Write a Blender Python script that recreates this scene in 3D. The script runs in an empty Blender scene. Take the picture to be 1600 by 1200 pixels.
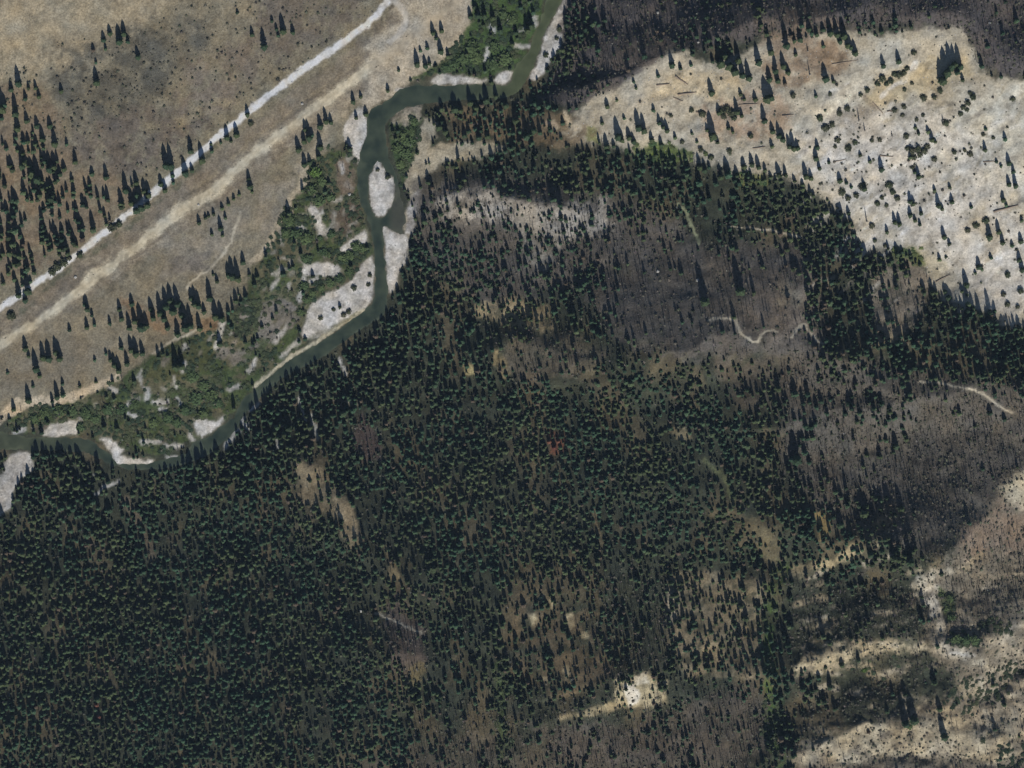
import bpy, math, random
import numpy as np
from mathutils import Vector

random.seed(11)
RS = np.random.RandomState(23)
SC = bpy.context.scene
COL = SC.collection

# ------------------------------------------------------------------ camera, sky, sun, exposure
CAM_H = 4000.0            # an aerial survey camera looking straight down
S = 0.625                 # metres of ground per photo pixel
cd = bpy.data.cameras.new("survey_camera")
cam = bpy.data.objects.new("survey_camera", cd)
COL.objects.link(cam)
cam.location = (0, 0, CAM_H)
cam.rotation_euler = (0, 0, 0)
cd.sensor_width = 36.0
cd.lens = 36.0 * CAM_H / (1600 * S)
cd.clip_start = 10.0
cd.clip_end = 30000.0
SC.camera = cam

SUN_EL = math.radians(41)
SHADOW = Vector((-0.17, 1.0, 0)).normalized()        # where shadows point on the ground
w = bpy.data.worlds.new("World")
SC.world = w
w.use_nodes = True
nt = w.node_tree
nt.nodes.clear()
sky = nt.nodes.new("ShaderNodeTexSky")
sky.sky_type = 'NISHITA'
sky.sun_disc = False
sky.sun_elevation = SUN_EL
sky.sun_rotation = math.atan2(-SHADOW.x, -SHADOW.y)
sky.altitude = 1500
sky.ozone_density = 3.0
bg = nt.nodes.new("ShaderNodeBackground")
bg.inputs[1].default_value = 0.06
wo = nt.nodes.new("ShaderNodeOutputWorld")
nt.links.new(sky.outputs[0], bg.inputs[0])
nt.links.new(bg.outputs[0], wo.inputs[0])
sl = bpy.data.lights.new("sun", 'SUN')
sl.energy = 4.3
sl.angle = math.radians(0.5)
sl.color = (1.0, 0.97, 0.93)
sun = bpy.data.objects.new("sun", sl)
COL.objects.link(sun)
sun.location = (100, -600, 900)
sun.rotation_euler = Vector((SHADOW.x, SHADOW.y, -math.tan(SUN_EL))).to_track_quat('-Z', 'Y').to_euler()
SC.view_settings.view_transform = 'Standard'
SC.view_settings.look = 'None'
SC.view_settings.gamma = 1.0
SC.view_settings.exposure = 0.0
SC.view_settings.use_curve_mapping = False
SC.render.engine = 'CYCLES'
SC.cycles.max_bounces = 4
SC.cycles.diffuse_bounces = 2
SC.cycles.pixel_filter_type = 'BLACKMAN_HARRIS'
SC.cycles.filter_width = 1.45
HAZE = 8.5e-6
KALB = 0.86               # seen (lit, flat) linear value -> albedo

# ------------------------------------------------------------------ small maths helpers
_T = RS.rand(256, 256).astype(np.float32)

def vnoise(x, y, seed=0):
    x = x + seed * 17.31; y = y + seed * 9.77
    xi = np.floor(x).astype(np.int64); yi = np.floor(y).astype(np.int64)
    fx = x - xi; fy = y - yi
    fx = fx * fx * (3 - 2 * fx); fy = fy * fy * (3 - 2 * fy)
    a = _T[xi & 255, yi & 255]; b = _T[(xi + 1) & 255, yi & 255]
    c = _T[xi & 255, (yi + 1) & 255]; d = _T[(xi + 1) & 255, (yi + 1) & 255]
    return (a * (1 - fx) + b * fx) * (1 - fy) + (c * (1 - fx) + d * fx) * fy

def fbm(x, y, sc, seed=0, oct=3):          # about -1 .. 1
    t = 0; amp = 1.0; tot = 0
    for k in range(oct):
        t = t + amp * (vnoise(x / sc, y / sc, seed + 3 * k) * 2 - 1)
        tot += amp; amp *= 0.55; sc = sc * 0.5
    return t / tot * 1.5

def sstep(a, b, x):
    t = np.clip((x - a) / (b - a), 0, 1)
    return t * t * (3 - 2 * t)

def seg_dist2(px, py, a, b):
    vx, vy = b[0] - a[0], b[1] - a[1]
    t = np.clip(((px - a[0]) * vx + (py - a[1]) * vy) / (vx * vx + vy * vy + 1e-9), 0, 1)
    dx = px - (a[0] + t * vx); dy = py - (a[1] + t * vy)
    return dx * dx + dy * dy

def line_dist(px, py, pts):
    d = np.full(px.shape, 1e12)
    for a, b in zip(pts[:-1], pts[1:]):
        d = np.minimum(d, seg_dist2(px, py, a, b))
    return np.sqrt(d)

def poly_sdf(px, py, pts):                 # negative inside, in photo pixels
    d = np.full(px.shape, 1e12)
    ins = np.zeros(px.shape, bool)
    n = len(pts)
    for i in range(n):
        a = pts[i]; b = pts[(i + 1) % n]
        d = np.minimum(d, seg_dist2(px, py, a, b))
        if a[1] != b[1]:
            c = (a[1] > py) != (b[1] > py)
            xx = (b[0] - a[0]) * (py - a[1]) / (b[1] - a[1]) + a[0]
            ins ^= c & (px < xx)
    return np.where(ins, -1, 1) * np.sqrt(d)

def boxed_sdf(px, py, pts, margin, line=False):
    P = np.array(pts, float)
    x0, y0 = P.min(0) - margin; x1, y1 = P.max(0) + margin
    m = (px > x0) & (px < x1) & (py > y0) & (py < y1)
    out = np.full(px.shape, 1e4)
    if m.any():
        out[m] = line_dist(px[m], py[m], pts) if line else poly_sdf(px[m], py[m], pts)
    return out

def smooth(pts, closed=True, n=3):         # Catmull-Rom through the traced points
    P = [np.array(p, float) for p in pts]; out = []
    N = len(P)
    for i in range(N if closed else N - 1):
        if closed:
            p0, p1, p2, p3 = P[i - 1], P[i], P[(i + 1) % N], P[(i + 2) % N]
        else:
            p0, p1, p2, p3 = P[max(i - 1, 0)], P[i], P[i + 1], P[min(i + 2, N - 1)]
        for k in range(n):
            t = k / n
            out.append(tuple(0.5 * (2 * p1 + (p2 - p0) * t + (2 * p0 - 5 * p1 + 4 * p2 - p3) * t * t + (3 * p1 - p0 - 3 * p2 + p3) * t ** 3)))
    if not closed:
        out.append(tuple(P[-1]))
    return out

def lin(c):
    c = np.array(c, float) / 255.0
    return np.where(c <= 0.04045, c / 12.92, ((c + 0.055) / 1.055) ** 2.4)

# ------------------------------------------------------------------ traced outlines (photo pixels)
RIVER = smooth([
    (858,-60),(853,-10),(846,20),(840,36),(833,52),(828,70),(818,86),(807,98),(800,113),(797,127),(784,132),(756,130),(715,131),(680,131),
    (650,132),(626,137),(612,151),(592,162),(577,171),(571,184),(572,206),(563,229),(559,252),(555,276),(559,305),(566,330),(576,350),(580,368),
    (582,400),(584,428),(584,455),(580,473),(561,489),(538,506),(497,534),(461,554),(430,578),(402,601),(380,622),(368,644),(348,662),(322,682),
    (300,690),(288,706),(255,716),(215,722),(188,722),(172,708),(150,692),(128,682),(80,681),(46,681),(20,677),(-20,668),(-70,664),
    (-70,712),(-10,708),(14,704),(50,705),(82,706),(130,708),(160,722),(200,736),(255,733),(305,722),(338,702),(358,686),(374,668),(384,650),
    (398,634),(412,618),(432,601),(470,578),(500,562),(522,548),(546,531),(562,517),(582,506),(600,495),(607,478),(608,455),(606,430),(603,400),
    (601,375),(602,357),(610,361),(621,367),(630,368),(634,346),(633,325),(629,308),(624,291),(618,264),(612,250),(607,234),(605,214),(606,195),(613,184),(624,175),
    (642,168),(662,165),(690,162),(725,159),(765,156),(802,150),(816,138),(828,120),(837,100),(846,78),(850,57),(858,40),(869,21),(880,2),(888,-60)], True, 2)
ISLAND = smooth([(590,253),(597,262),(602,272),(612,276),(617,290),(616,308),(608,324),(599,336),(588,337),(580,318),(577,298),(580,274)], True, 2)
BARS = {
 'b1': ('pale gravel bar tapering along the upper river beside dark forest', [(892,-40),(893,0),(884,14),(880,36),(876,66),(868,84),(856,98),(850,112),(838,124),(828,122),(837,103),(847,78),(851,58),(859,41),(870,22),(880,4),(886,-40)]),
 'b2': ('narrow cream gravel strip lying along the river bend under green bushes', [(674,123),(690,116),(720,120),(754,124),(757,128),(720,131),(680,131)]),
 'b2b': ('small bright gravel spit where the upper river turns west', [(770,126),(786,112),(800,112),(797,126),(786,133)]),
 'b3': ('wedge shaped grey gravel bar pointing down at the river west bank', [(541,190),(556,172),(566,168),(571,186),(573,210),(563,230),(559,254),(553,236),(545,226),(537,216),(538,200)]),
 'b6': ('long pale gravel beach on the east bank below the backwater', [(600,352),(611,361),(634,366),(637,375),(634,410),(622,420),(621,444),(609,456),(606,440),(604,410),(601,380)]),
 'b7': ('largest pale gravel bar, filling the inside of the river bend', [(580,402),(584,425),(583,456),(580,473),(560,488),(534,506),(508,521),(484,530),(470,520),(479,505),(484,480),(507,462),(535,448),(552,434),(566,413)]),
 'b8': ('grey gravel clearing enclosed by green bushes above the large bar', [(474,418),(500,412),(514,408),(531,420),(528,431),(500,430),(478,430)]),
 'b9': ('thin grey gravel streak between two willow clumps', [(482,324),(492,322),(500,336),(504,352),(508,366),(497,366),(493,344)]),
 'b9b': ('small pale gravel shelf beside the narrow river channel', [(530,392),(544,378),(570,362),(573,378),(546,393)]),
 'b11': ('bright gravel patch at the lower river bend on the marsh side', [(303,656),(320,656),(330,660),(350,652),(342,664),(326,676),(315,684),(308,672)]),
 'b12': ('flat pale gravel slab on the north bank near the frame edge', [(80,663),(100,660),(119,658),(121,677),(96,680),(70,681)]),
 'b13': ('broad speckled gravel bar at the edge below the river', [(14,711),(46,708),(50,735),(36,745),(23,760),(18,786),(0,806),(-60,830),(-60,750),(0,745),(9,735)]),
 'b14': ('crooked cream gravel spit stepping down into the river', [(156,686),(174,687),(192,702),(188,713),(210,718),(237,720),(236,724),(200,725),(177,724),(178,709)]),
}
BARS = {k: (a, smooth(p, True, 2)) for k, (a, p) in BARS.items()}
SANDLINE = smooth([(398,604),(430,577),(461,553),(497,533),(537,504),(568,484)], False, 3)
SAND = smooth([(664,188),(682,198),(676,228),(700,229),(775,224),(782,238),(748,247),(702,252),(682,268),(664,282),(660,300),(650,332),(644,372),(632,366),(635,330),(640,306),(628,290),(634,276),(648,250),(652,222)], True, 2)
WROAD = smooth([(-70,520),(-20,492),(0,481),(30,462),(60,441),(110,405),(160,366),(205,330),(245,296),(290,259),(330,223),(370,190),(400,165),(450,126),(500,90),(550,56),(590,22),(606,0),(640,-60)], False, 2)
SPUR = smooth([(612,-2),(624,10),(633,22),(634,36),(626,50),(610,66)], False, 3)
TRACK = smooth([(-70,585),(-20,555),(0,541),(60,500),(120,456),(200,396),(280,330),(330,300),(400,238),(470,186),(540,132),(590,97),(640,60),(690,22),(730,-10),(780,-60)], False, 2)
PATHS = [
 ('winding pale footpath crossing the dark brush slope', smooth([(1108,501),(1122,498),(1146,500),(1153,513),(1165,526),(1182,534),(1192,522),(1204,517),(1216,519)], False, 3), 2.0),
 ('short zigzag end of the pale path beside tall dark conifers', smooth([(1238,528),(1246,514),(1257,506),(1264,518),(1276,532),(1288,538)], False, 3), 1.8),
 ('thin curving cream path descending the grey brush slope', smooth([(1438,596),(1466,598),(1494,604),(1522,610),(1542,620),(1562,634),(1580,646)], False, 3), 2.0),
 ('faint straight path above a round bare patch in dense forest', smooth([(588,957),(606,966),(622,973),(642,982),(660,990)], False, 3), 1.6),
 ('pale level track under the dark band of conifers', smooth([(1140,354),(1180,357),(1215,362),(1250,371)], False, 3), 1.6),
 ('narrow sandy bank path running along the terrace edge', smooth([(376,330),(362,372),(352,392),(330,418),(308,434),(292,448)], False, 3), 2.2),
 ('two tone sandy track crossing the lower terrace near the marsh', smooth([(240,553),(268,533),(296,522),(312,508)], False, 3), 2.0),
 ('greenish pale gully path running between dark conifers', smooth([(1058,318),(1070,330),(1078,345),(1086,362),(1092,380)], False, 3), 2.4),
]
NW = [(-3000,-3000),(900,-3000),(745,-60),(735,60),(700,100),(640,125),(600,160),(550,215),(480,270),(430,400),(330,510),(180,600),(20,650),(-60,660),(-3000,760)]
MARSH = smooth([(486,262),(520,232),(556,245),(553,276),(560,306),(574,346),(580,372),(582,400),(560,418),(536,446),(500,464),(480,482),(466,520),(480,534),(440,566),(402,598),(380,620),(366,644),(346,660),(300,690),(250,712),(180,700),(140,678),(60,676),(10,668),(20,650),(45,636),(110,632),(150,614),(190,590),(215,574),(240,556),(265,540),(300,526),(340,510),(365,488),(384,466),(398,436),(402,418),(416,398),(426,372),(442,350),(456,330),(462,310),(482,298)], True, 1)
NMARSH = [(742,-60),(860,-60),(846,20),(833,52),(818,86),(800,112),(770,124),(755,122),(690,115),(655,124),(640,128),(662,112),(690,98),(716,84),(724,58),(736,30)]
EMARSH = [(606,196),(640,172),(664,190),(654,216),(648,250),(634,276),(625,288),(616,256),(606,226)]
SCREE = [(872,210),(930,150),(985,118),(1020,92),(1060,80),(1120,100),(1190,70),(1280,52),(1320,46),(1400,55),(1455,38),(1500,44),(1520,80),(1532,112),(1580,124),(1700,130),(1700,512),(1600,512),(1565,508),(1545,480),(1500,482),(1470,470),(1450,450),(1440,410),(1400,392),(1350,392),(1330,350),(1300,320),(1250,284),(1200,272),(1140,266),(1080,252),(1000,236),(940,228),(890,222)]

# ------------------------------------------------------------------ terrain
RIDGES = [   # crest line (photo px), height m, width of the far (north) side px, of the near (south) side px
 ([(1010,102),(1180,50),(1320,34),(1500,38),(1545,100),(1700,125)], 36, 150, 330),
 ([(1700,660),(1600,722),(1540,772),(1495,830),(1452,880),(1440,930)], 25, 150, 170),
 ([(1195,905),(1290,872),(1390,842)], 9, 45, 40),
 ([(1190,1046),(1300,1004),(1400,988),(1480,1004)], 17, 75, 48),
 ([(1235,1166),(1340,1128),(1450,1130),(1560,1140)], 17, 75, 48),
 ([(840,1118),(930,1096),(1000,1072),(1060,1082)], 9, 65, 36),
 ([(1700,905),(1600,958),(1540,992),(1490,1040),(1470,1070)], 22, 85, 70),
 ([(1700,1020),(1620,1055),(1560,1070)], 10, 40, 60),
 ([(440,700),(530,790),(575,850),(640,900)], 8, 70, 60),
 ([(640,322),(760,306),(880,326)], 11, 40, 55),
 ([(740,548),(800,540),(880,552)], 11, 42, 60),
 ([(960,575),(1060,545),(1150,520),(1230,520),(1290,560)], 24, 170, 70),
 ([(1260,660),(1400,625),(1520,600),(1650,640)], 24, 150, 70),
 ([(1160,805),(1250,828),(1340,845),(1440,868)], 20, 170, 50),
 ([(930,1060),(1040,1030)], 12, 130, 60),
 ([(560,1010),(640,1012)], 7, 60, 60),
 ([(1200,1230),(1400,1215),(1640,1215)], 14, 70, 60),
]

def ridge_h(px, py, R):
    pts, H, wn, ws = R
    out = np.zeros(px.shape)
    P = np.array(pts, float); mg = max(wn, ws) * 1.1
    m = (px > P[:, 0].min() - mg) & (px < P[:, 0].max() + mg) & (py > P[:, 1].min() - mg) & (py < P[:, 1].max() + mg)
    if not m.any():
        return out
    x = px[m]; y = py[m]
    best = np.full(x.shape, 1e12); nside = np.zeros(x.shape)
    for a, b in zip(pts[:-1], pts[1:]):
        vx, vy = b[0] - a[0], b[1] - a[1]
        L = math.hypot(vx, vy)
        t = np.clip(((x - a[0]) * vx + (y - a[1]) * vy) / (L * L), 0, 1)
        dx = x - (a[0] + t * vx); dy = y - (a[1] + t * vy)
        d2 = dx * dx + dy * dy
        nx, ny = vy / L, -vx / L
        if ny > 0: nx, ny = -nx, -ny
        up = dx * nx + dy * ny
        k = d2 < best
        nside = np.where(k, up, nside); best = np.where(k, d2, best)
    d = np.sqrt(best)
    s = sstep(-6, 6, nside)
    wd = wn * s + ws * (1 - s)
    t = np.clip(np.sqrt(d * d + 9) / wd, 0, 1)
    out[m] = H * ((1 - t) ** 1.25)
    return out

def river_sdf(px, py):
    d = boxed_sdf(px, py, RIVER, 700)
    di = boxed_sdf(px, py, ISLAND, 60)
    return np.maximum(d, -di)

def height(x, y):
    px = 800 + x / S; py = 600 - y / S
    d = np.minimum(river_sdf(px, py), 900.0)
    d = d + np.where(np.abs(d) < 40, 2.4 + 2.2 * fbm(px, py, 9, 311, 2), 0)
    nw = 1 - sstep(-30, 30, boxed_sdf(px, py, NW, 100)) 
    wob = fbm(px, py, 90, 5, 3)
    h = np.where(d < 0, -1.5 * sstep(0, 9, -d), 0.5 * sstep(0, 14, d) + 0.3 * sstep(0, 4, d))
    h = h + nw * (3.0 * sstep(10, 70, d) + 3.0 * sstep(80, 500, d))
    hill = (1 - nw) * 62 * sstep(5, 560, d) 
    far = sstep(0, 90, d)
    r = 0
    for R in RIDGES:
        r = r + ridge_h(px + 9 * wob, py + 13 * fbm(px, py, 60, 8, 3), R)
    h = h + hill + far * (1 - nw) * r
    rough = far * (1 - 0.8 * nw)
    h = h + rough * (2.6 * fbm(px, py, 80, 1, 3) + 0.7 * fbm(px, py, 18, 2, 2)) + nw * far * 0.35 * fbm(px, py, 30, 3, 3)
    # gullies and ribs on the bare slopes
    se = sstep(1190, 1260, px) * sstep(860, 920, py)
    h = h + se * (2.6 * fbm(px, py * 1.4, 34, 321, 3) + 1.0 * fbm(px, py, 11, 325, 2))
    sc = sstep(20, -20, boxed_sdf(px, py, SCREE, 30))
    u = px * 0.62 + py * 0.78; v = px * 0.78 - py * 0.62
    h = h + sc * (1.5 * np.abs(fbm(u + 14 * fbm(px, py, 60, 337, 2), v * 0.35, 30, 331, 3)) * sstep(-0.3, 0.6, fbm(px, py, 90, 339, 2)) + 0.8 * fbm(px, py, 16, 335, 3))
    return h

def place(px, py):
    px = np.asarray(px, float); py = np.asarray(py, float)
    z = np.zeros(px.shape)
    for _ in range(3):
        f = S * (1 - z / CAM_H)
        x = (px - 800) * f; y = (600 - py) * f
        z = height(x, y)
    return x, y, z

# ------------------------------------------------------------------ what the ground is made of
#  (outline, colour of the lit material, edge softness, strength, patchiness 0..1, patch size)
LENS = []
FLOOR = (60, 63, 50)
Z = []
def zone(p, c, soft=8, k=1.0, patch=0.0, size=24): Z.append((p, c, soft, k, patch, size, False))
def streak(p, c, half, soft=2, k=1.0, patch=0.0, size=16): Z.append((p, c, soft, k, patch, size, half))
# meadow and terrace north-west of the river
zone(NW, (133, 125, 104), 20)
zone([(-300,-300),(330,-300),(270,0),(220,60),(150,110),(60,130),(-300,110)], (168, 155, 129), 40, 0.95, 0.35, 50)
zone([(270,-60),(420,-60),(420,40),(330,90),(250,60)], (140, 130, 108), 25, 0.8, 0.5)
zone([(90,70),(220,30),(300,20),(330,60),(260,140),(190,200),(110,190),(80,150)], (98, 94, 82), 26, 0.95, 0.5, 22)
zone([(420,-60),(590,-60),(560,30),(480,80),(420,110),(380,70)], (112, 103, 91), 22, 0.9, 0.5, 20)
zone([(280,90),(400,60),(400,130),(330,190),(270,180)], (124, 112, 98), 22, 0.8, 0.5)
zone([(130,180),(260,160),(330,190),(250,260),(170,280),(110,240)], (112, 102, 90), 22, 0.9, 0.5)
zone([(-60,130),(70,130),(110,210),(130,260),(230,290),(120,390),(-60,480)], (128, 113, 93), 16, 0.9, 0.4)
streak([(280,190),(340,160),(400,170)], (150, 138, 112), 8, 8, 0.7, 0.4)
# the cleared strip
zone([(-60,520),(60,452),(250,305),(420,170),(600,40),(640,-60),(790,-60),(720,40),(560,150),(400,280),(250,390),(100,510),(-60,610)], (136, 126, 108), 8, 0.95)
streak([(-60,548),(120,428),(330,262),(600,66)], (126, 115, 99), 6, 6, 0.8, 0.5, 26)
streak([(-60,600),(100,497),(250,378),(420,250),(560,150),(620,100)], (122, 110, 94), 6, 6, 0.8, 0.4, 26)
streak([(300,300),(420,200),(560,96)], (150, 138, 114), 4, 4, 0.7, 0.4, 30)
streak(TRACK, (156, 146, 126), 13, 8, 0.7, 0.25, 30)
streak([(-60,566),(60,482),(120,438),(200,378),(280,312),(330,282),(400,220),(470,168),(540,114),(590,80)], (112, 103, 90), 3.2, 4, 0.75, 0.45, 22)
streak([(-60,604),(60,520),(122,474),(204,412),(286,346),(336,316),(406,254),(478,202),(548,148),(600,110)], (114, 104, 90), 3.2, 4, 0.75, 0.45, 22)
streak(TRACK, (196, 186, 162), 7.5, 4)
streak(TRACK, (166, 155, 132), 1.6, 2, 0.5, 0.5, 30)
streak([(30,545),(140,462),(260,372),(360,292),(470,214),(560,150)], (156, 146, 126), 4, 4, 0.7, 0.4, 30)
zone([(560,70),(610,30),(640,-10),(740,-60),(790,-60),(735,30),(700,80),(640,110),(590,130)], (186, 176, 156), 16, 0.8, 0.2)
streak([(440,215),(520,168),(590,140),(650,85)], (160, 148, 126), 7, 8, 0.7, 0.3)
zone([(600,60),(660,20),(730,-60),(800,-60),(738,20),(716,80),(640,130),(600,150),(560,165),(580,120)], (172, 161, 141), 10, 0.9, 0.2)
streak([(560,70),(600,30),(622,28)], (112, 104, 92), 8, 6, 0.8, 0.3)
streak(WROAD, (226, 223, 217), 5.0, 2.2)
streak(SPUR, (190, 184, 172), 4.5, 3, 0.95)
streak([(340,232),(250,312),(170,378),(95,432),(20,490),(-50,535)], (84, 86, 68), 5, 5, 0.75, 0.75, 22)
# terrace
zone([(60,510),(250,392),(400,285),(470,240),(455,330),(420,380),(330,500),(180,590),(0,650),(-60,640),(-60,590)], (134, 125, 105), 16, 0.85, 0.2)
zone([(250,385),(340,330),(390,310),(390,360),(320,425),(250,440)], (141, 133, 118), 16, 0.8, 0.4)
zone([(260,400),(330,392),(325,418),(270,428)], (110, 103, 94), 10, 0.8, 0.4)
zone([(0,560),(120,520),(180,540),(120,590),(0,620)], (123, 115, 99), 18, 0.8, 0.3)
zone([(410,290),(460,280),(450,330),(415,370),(400,350)], (148, 138, 120), 10, 0.8, 0.4)
streak(smooth([(486,258),(470,290),(452,326),(430,358),(416,388),(402,414)], False, 3), (190, 175, 148), 7, 5, 0.95, 0.2)
streak(smooth([(184,588),(150,606),(112,622),(46,624),(14,644),(-10,664)], False, 3), (190, 174, 148), 8, 4, 0.95, 0.25)
streak([(200,480),(250,500),(330,505)], (138, 112, 84), 14, 10, 0.7, 0.5)
streak([(620,112),(640,118),(630,130),(600,150),(570,166)], (186, 173, 150), 9, 5, 0.9, 0.2)
streak([(540,170),(520,195),(495,235),(470,262)], (166, 154, 132), 9, 7, 0.8, 0.4)
# marsh beside the river
zone(MARSH, (68, 80, 47), 6, 1.0)
zone(MARSH, (98, 94, 72), 6, 0.9, 0.85, 20)
zone(NMARSH, (68, 86, 48), 6, 1.0)
zone(EMARSH, (66, 82, 50), 5, 1.0)
zone([(610,172),(662,168),(660,190),(630,200),(612,195)], (158, 150, 135), 5, 0.95, 0.45, 12)
zone([(262,545),(330,515),(345,530),(330,575),(260,600),(220,590)], (74, 76, 46), 8, 0.9, 0.2)
zone([(348,505),(378,474),(402,474),(404,500),(384,518),(352,524)], (50, 58, 42), 5, 1.0, 0.1)
zone([(526,252),(548,252),(556,290),(552,304),(528,306)], (112, 97, 80), 5, 0.9, 0.3, 14)
zone([(512,330),(560,318),(570,350),(540,364),(515,350)], (92, 80, 66), 6, 0.9, 0.4)
zone([(404,476),(450,470),(470,490),(450,520),(420,540),(395,545),(400,510)], (126, 120, 112), 6, 0.9, 0.5, 14)
zone([(335,540),(398,540),(390,560),(360,570),(336,562)], (124, 118, 110), 6, 0.85, 0.55, 12)
for q in [((347,506),(338,542)), ((400,562),(389,582)), ((446,512),(430,534)), ((476,432),(468,470)), ((372,604),(358,608)), ((354,698),(372,672)), ((379,654),(388,668)), ((394,640),(404,632)),
          ((240,628),(262,628)), ((250,640),(262,645)), ((275,622),(282,632)), ((200,646),(212,650)), ((172,606),(180,612)), ((258,697),(284,697)), ((262,714),(276,716)), ((296,680),(300,686)),
          ((222,690),(250,690)), ((466,534),(440,556)), ((836,28),(838,40)), ((800,26),(796,34)), ((763,76),(758,94)), ((766,42),(772,48)), ((806,72),(824,72)), ((820,46),(812,48)), ((289,568),(286,580)), ((486,440),(496,436)), ((620,140),(668,144)), ((632,142),(666,143)), ((24,674),(38,670))]:
    streak(list(q), (186, 182, 174), 3.6, 3, 0.95, 0.2, 10)
zone([(54,668),(72,662),(76,676),(56,680)], (96, 86, 80), 4, 0.9)
for q in range(130):      # small gravel lenses in the marsh
    _r = random.Random(700 + q)
    _t = _r.random(); _x = 575 - 430 * _t + _r.uniform(-45, 35); _y = 300 + 385 * _t + _r.uniform(-75, 40)
    _a = _r.uniform(-0.3, 2.0); _l = _r.uniform(3, 16)
    if poly_sdf(np.array([_x]), np.array([_y]), MARSH)[0] < -6:
        streak([(_x, _y), (_x + _l * math.cos(_a) * .7, _y - _l * math.sin(_a))], _r.choice([(186,182,174), (150,146,134), (136,126,112)]), _r.uniform(1.5, 4.0), 3, 0.9, 0.3, 9)
        if _r.random() < 0.6: LENS.append(([(_x, _y), (_x + _l * math.cos(_a) * .7, _y - _l * math.sin(_a))], 2.5))
# gravel
for nm, (lb, p) in BARS.items():
    streak(p + [p[0]], (132, 128, 112), 3.0, 3, 0.7, 0.4, 12)
for nm, (lb, p) in BARS.items():
    zone(p, (202, 197, 189), 2.0, 1.0)
    zone(p, (176, 171, 160), 2.5, 0.8, 0.9, 9)
streak(ISLAND + [ISLAND[0]], (132, 128, 112), 2.5, 3, 0.6, 0.4, 12)
zone(ISLAND, (206, 201, 193), 2.0)
zone(ISLAND, (180, 175, 165), 2.5, 0.7, 0.9, 9)
streak(SANDLINE, (172, 164, 140), 3.2, 2.2)
streak([(484,528),(520,512),(552,492)], (92, 92, 66), 3.2, 2, 0.85, 0.4, 12)
zone(BARS['b13'][1], (150, 146, 140), 4, 0.6, 0.8, 10)
zone(SAND, (176, 166, 144), 6, 0.9, 0.3, 16)
zone([(646,300),(658,296),(652,330),(644,368),(634,364),(637,330)], (198, 194, 188), 3, 0.9)
zone([(700,228),(776,224),(780,236),(748,246),(702,250)], (178, 168, 144), 5, 0.8, 0.4, 12)
# rock slide in the east
zone(SCREE, (180, 171, 151), 13, 1.0)
zone([(1210,60),(1300,60),(1340,90),(1300,120),(1240,140),(1190,130)], (140, 118, 94), 14, 0.85, 0.35)
zone([(1100,160),(1200,140),(1240,170),(1240,200),(1180,220),(1090,210)], (172, 148, 124), 14, 0.75, 0.45)
zone([(1040,118),(1120,110),(1170,130),(1150,160),(1070,150),(1020,150)], (196, 178, 144), 12, 0.8, 0.3)
zone([(1240,200),(1290,150),(1380,105),(1420,108),(1380,130),(1320,180),(1280,240),(1210,250)], (208, 199, 178), 14, 0.9, 0.3)
zone([(1370,115),(1500,80),(1520,120),(1450,150),(1370,165),(1345,160)], (184, 168, 134), 12, 0.85, 0.3)
zone([(1340,160),(1370,172),(1390,190),(1360,215),(1300,215),(1300,190)], (142, 131, 115), 12, 0.8, 0.5, 14)
zone([(1290,230),(1400,200),(1470,210),(1440,300),(1400,330),(1320,310)], (192, 186, 175), 18, 0.9, 0.4)
zone([(1420,200),(1520,150),(1600,130),(1700,200),(1700,330),(1560,310),(1480,260)], (196, 190, 172), 18, 0.8, 0.4)
zone([(1460,300),(1520,310),(1500,350),(1440,380),(1400,370)], (205, 200, 190), 14, 0.8, 0.3)
zone([(1490,380),(1600,400),(1640,470),(1580,500),(1520,460)], (208, 202, 190), 16, 0.85, 0.25)
zone([(1500,340),(1560,310),(1620,300),(1620,400),(1540,380)], (168, 156, 126), 14, 0.7, 0.6)
zone([(1420,385),(1500,405),(1520,425),(1460,440),(1435,420)], (176, 166, 140), 10, 0.8, 0.3)
streak([(1350,150),(1362,165),(1378,180),(1390,178),(1402,172)], (100, 90, 80), 3, 3, 0.8, 0.4, 10)
streak([(1412,215),(1414,240),(1420,262),(1430,275)], (120, 120, 122), 2.5, 2, 0.7, 0.4, 10)
streak([(1600,312),(1580,322),(1552,328)], (92, 88, 82), 5, 4, 0.8, 0.3, 10)
streak([(1462,440),(1484,428)], (118, 112, 102), 2.5, 2, 0.7)
zone([(1240,220),(1330,180),(1450,170),(1560,230),(1640,300),(1640,480),(1540,470),(1460,400),(1360,380),(1290,300)], (200, 194, 182), 26, 0.75, 0.5, 26)
for q in range(44):
    _r = random.Random(1500 + q)
    _x, _y = _r.uniform(1240, 1600), _r.uniform(140, 500)
    _l = _r.uniform(25, 80); _a = math.radians(_r.uniform(30, 55))
    streak(smooth([(_x, _y), (_x + .5 * _l * math.cos(_a) + _r.uniform(-4, 4), _y - .5 * _l * math.sin(_a)), (_x + _l * math.cos(_a), _y - _l * math.sin(_a))], False, 3), _r.choice([(216,212,204),(210,204,190),(150,143,130)]), _r.uniform(1.5, 5), 5, 0.75, 0.45, 14)
for q in range(90):
    _r = random.Random(900 + q)
    _x, _y = _r.uniform(1250, 1590), _r.uniform(130, 480)
    _l = _r.uniform(8, 34); _a = math.radians(_r.uniform(20, 62))
    streak([(_x, _y), (_x + _l * math.cos(_a), _y - _l * math.sin(_a))], _r.choice([(140,132,118),(122,116,106),(210,204,190),(158,146,120)]), _r.uniform(0.8, 3.2), 4, 0.7, 0.5, 8)
zone([(990,232),(1030,226),(1080,232),(1078,250),(1030,252),(995,246)], (96, 112, 54), 8, 0.95, 0.3)
zone([(918,198),(936,200),(936,226),(920,222)], (122, 126, 76), 5, 0.9, 0.2)
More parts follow.
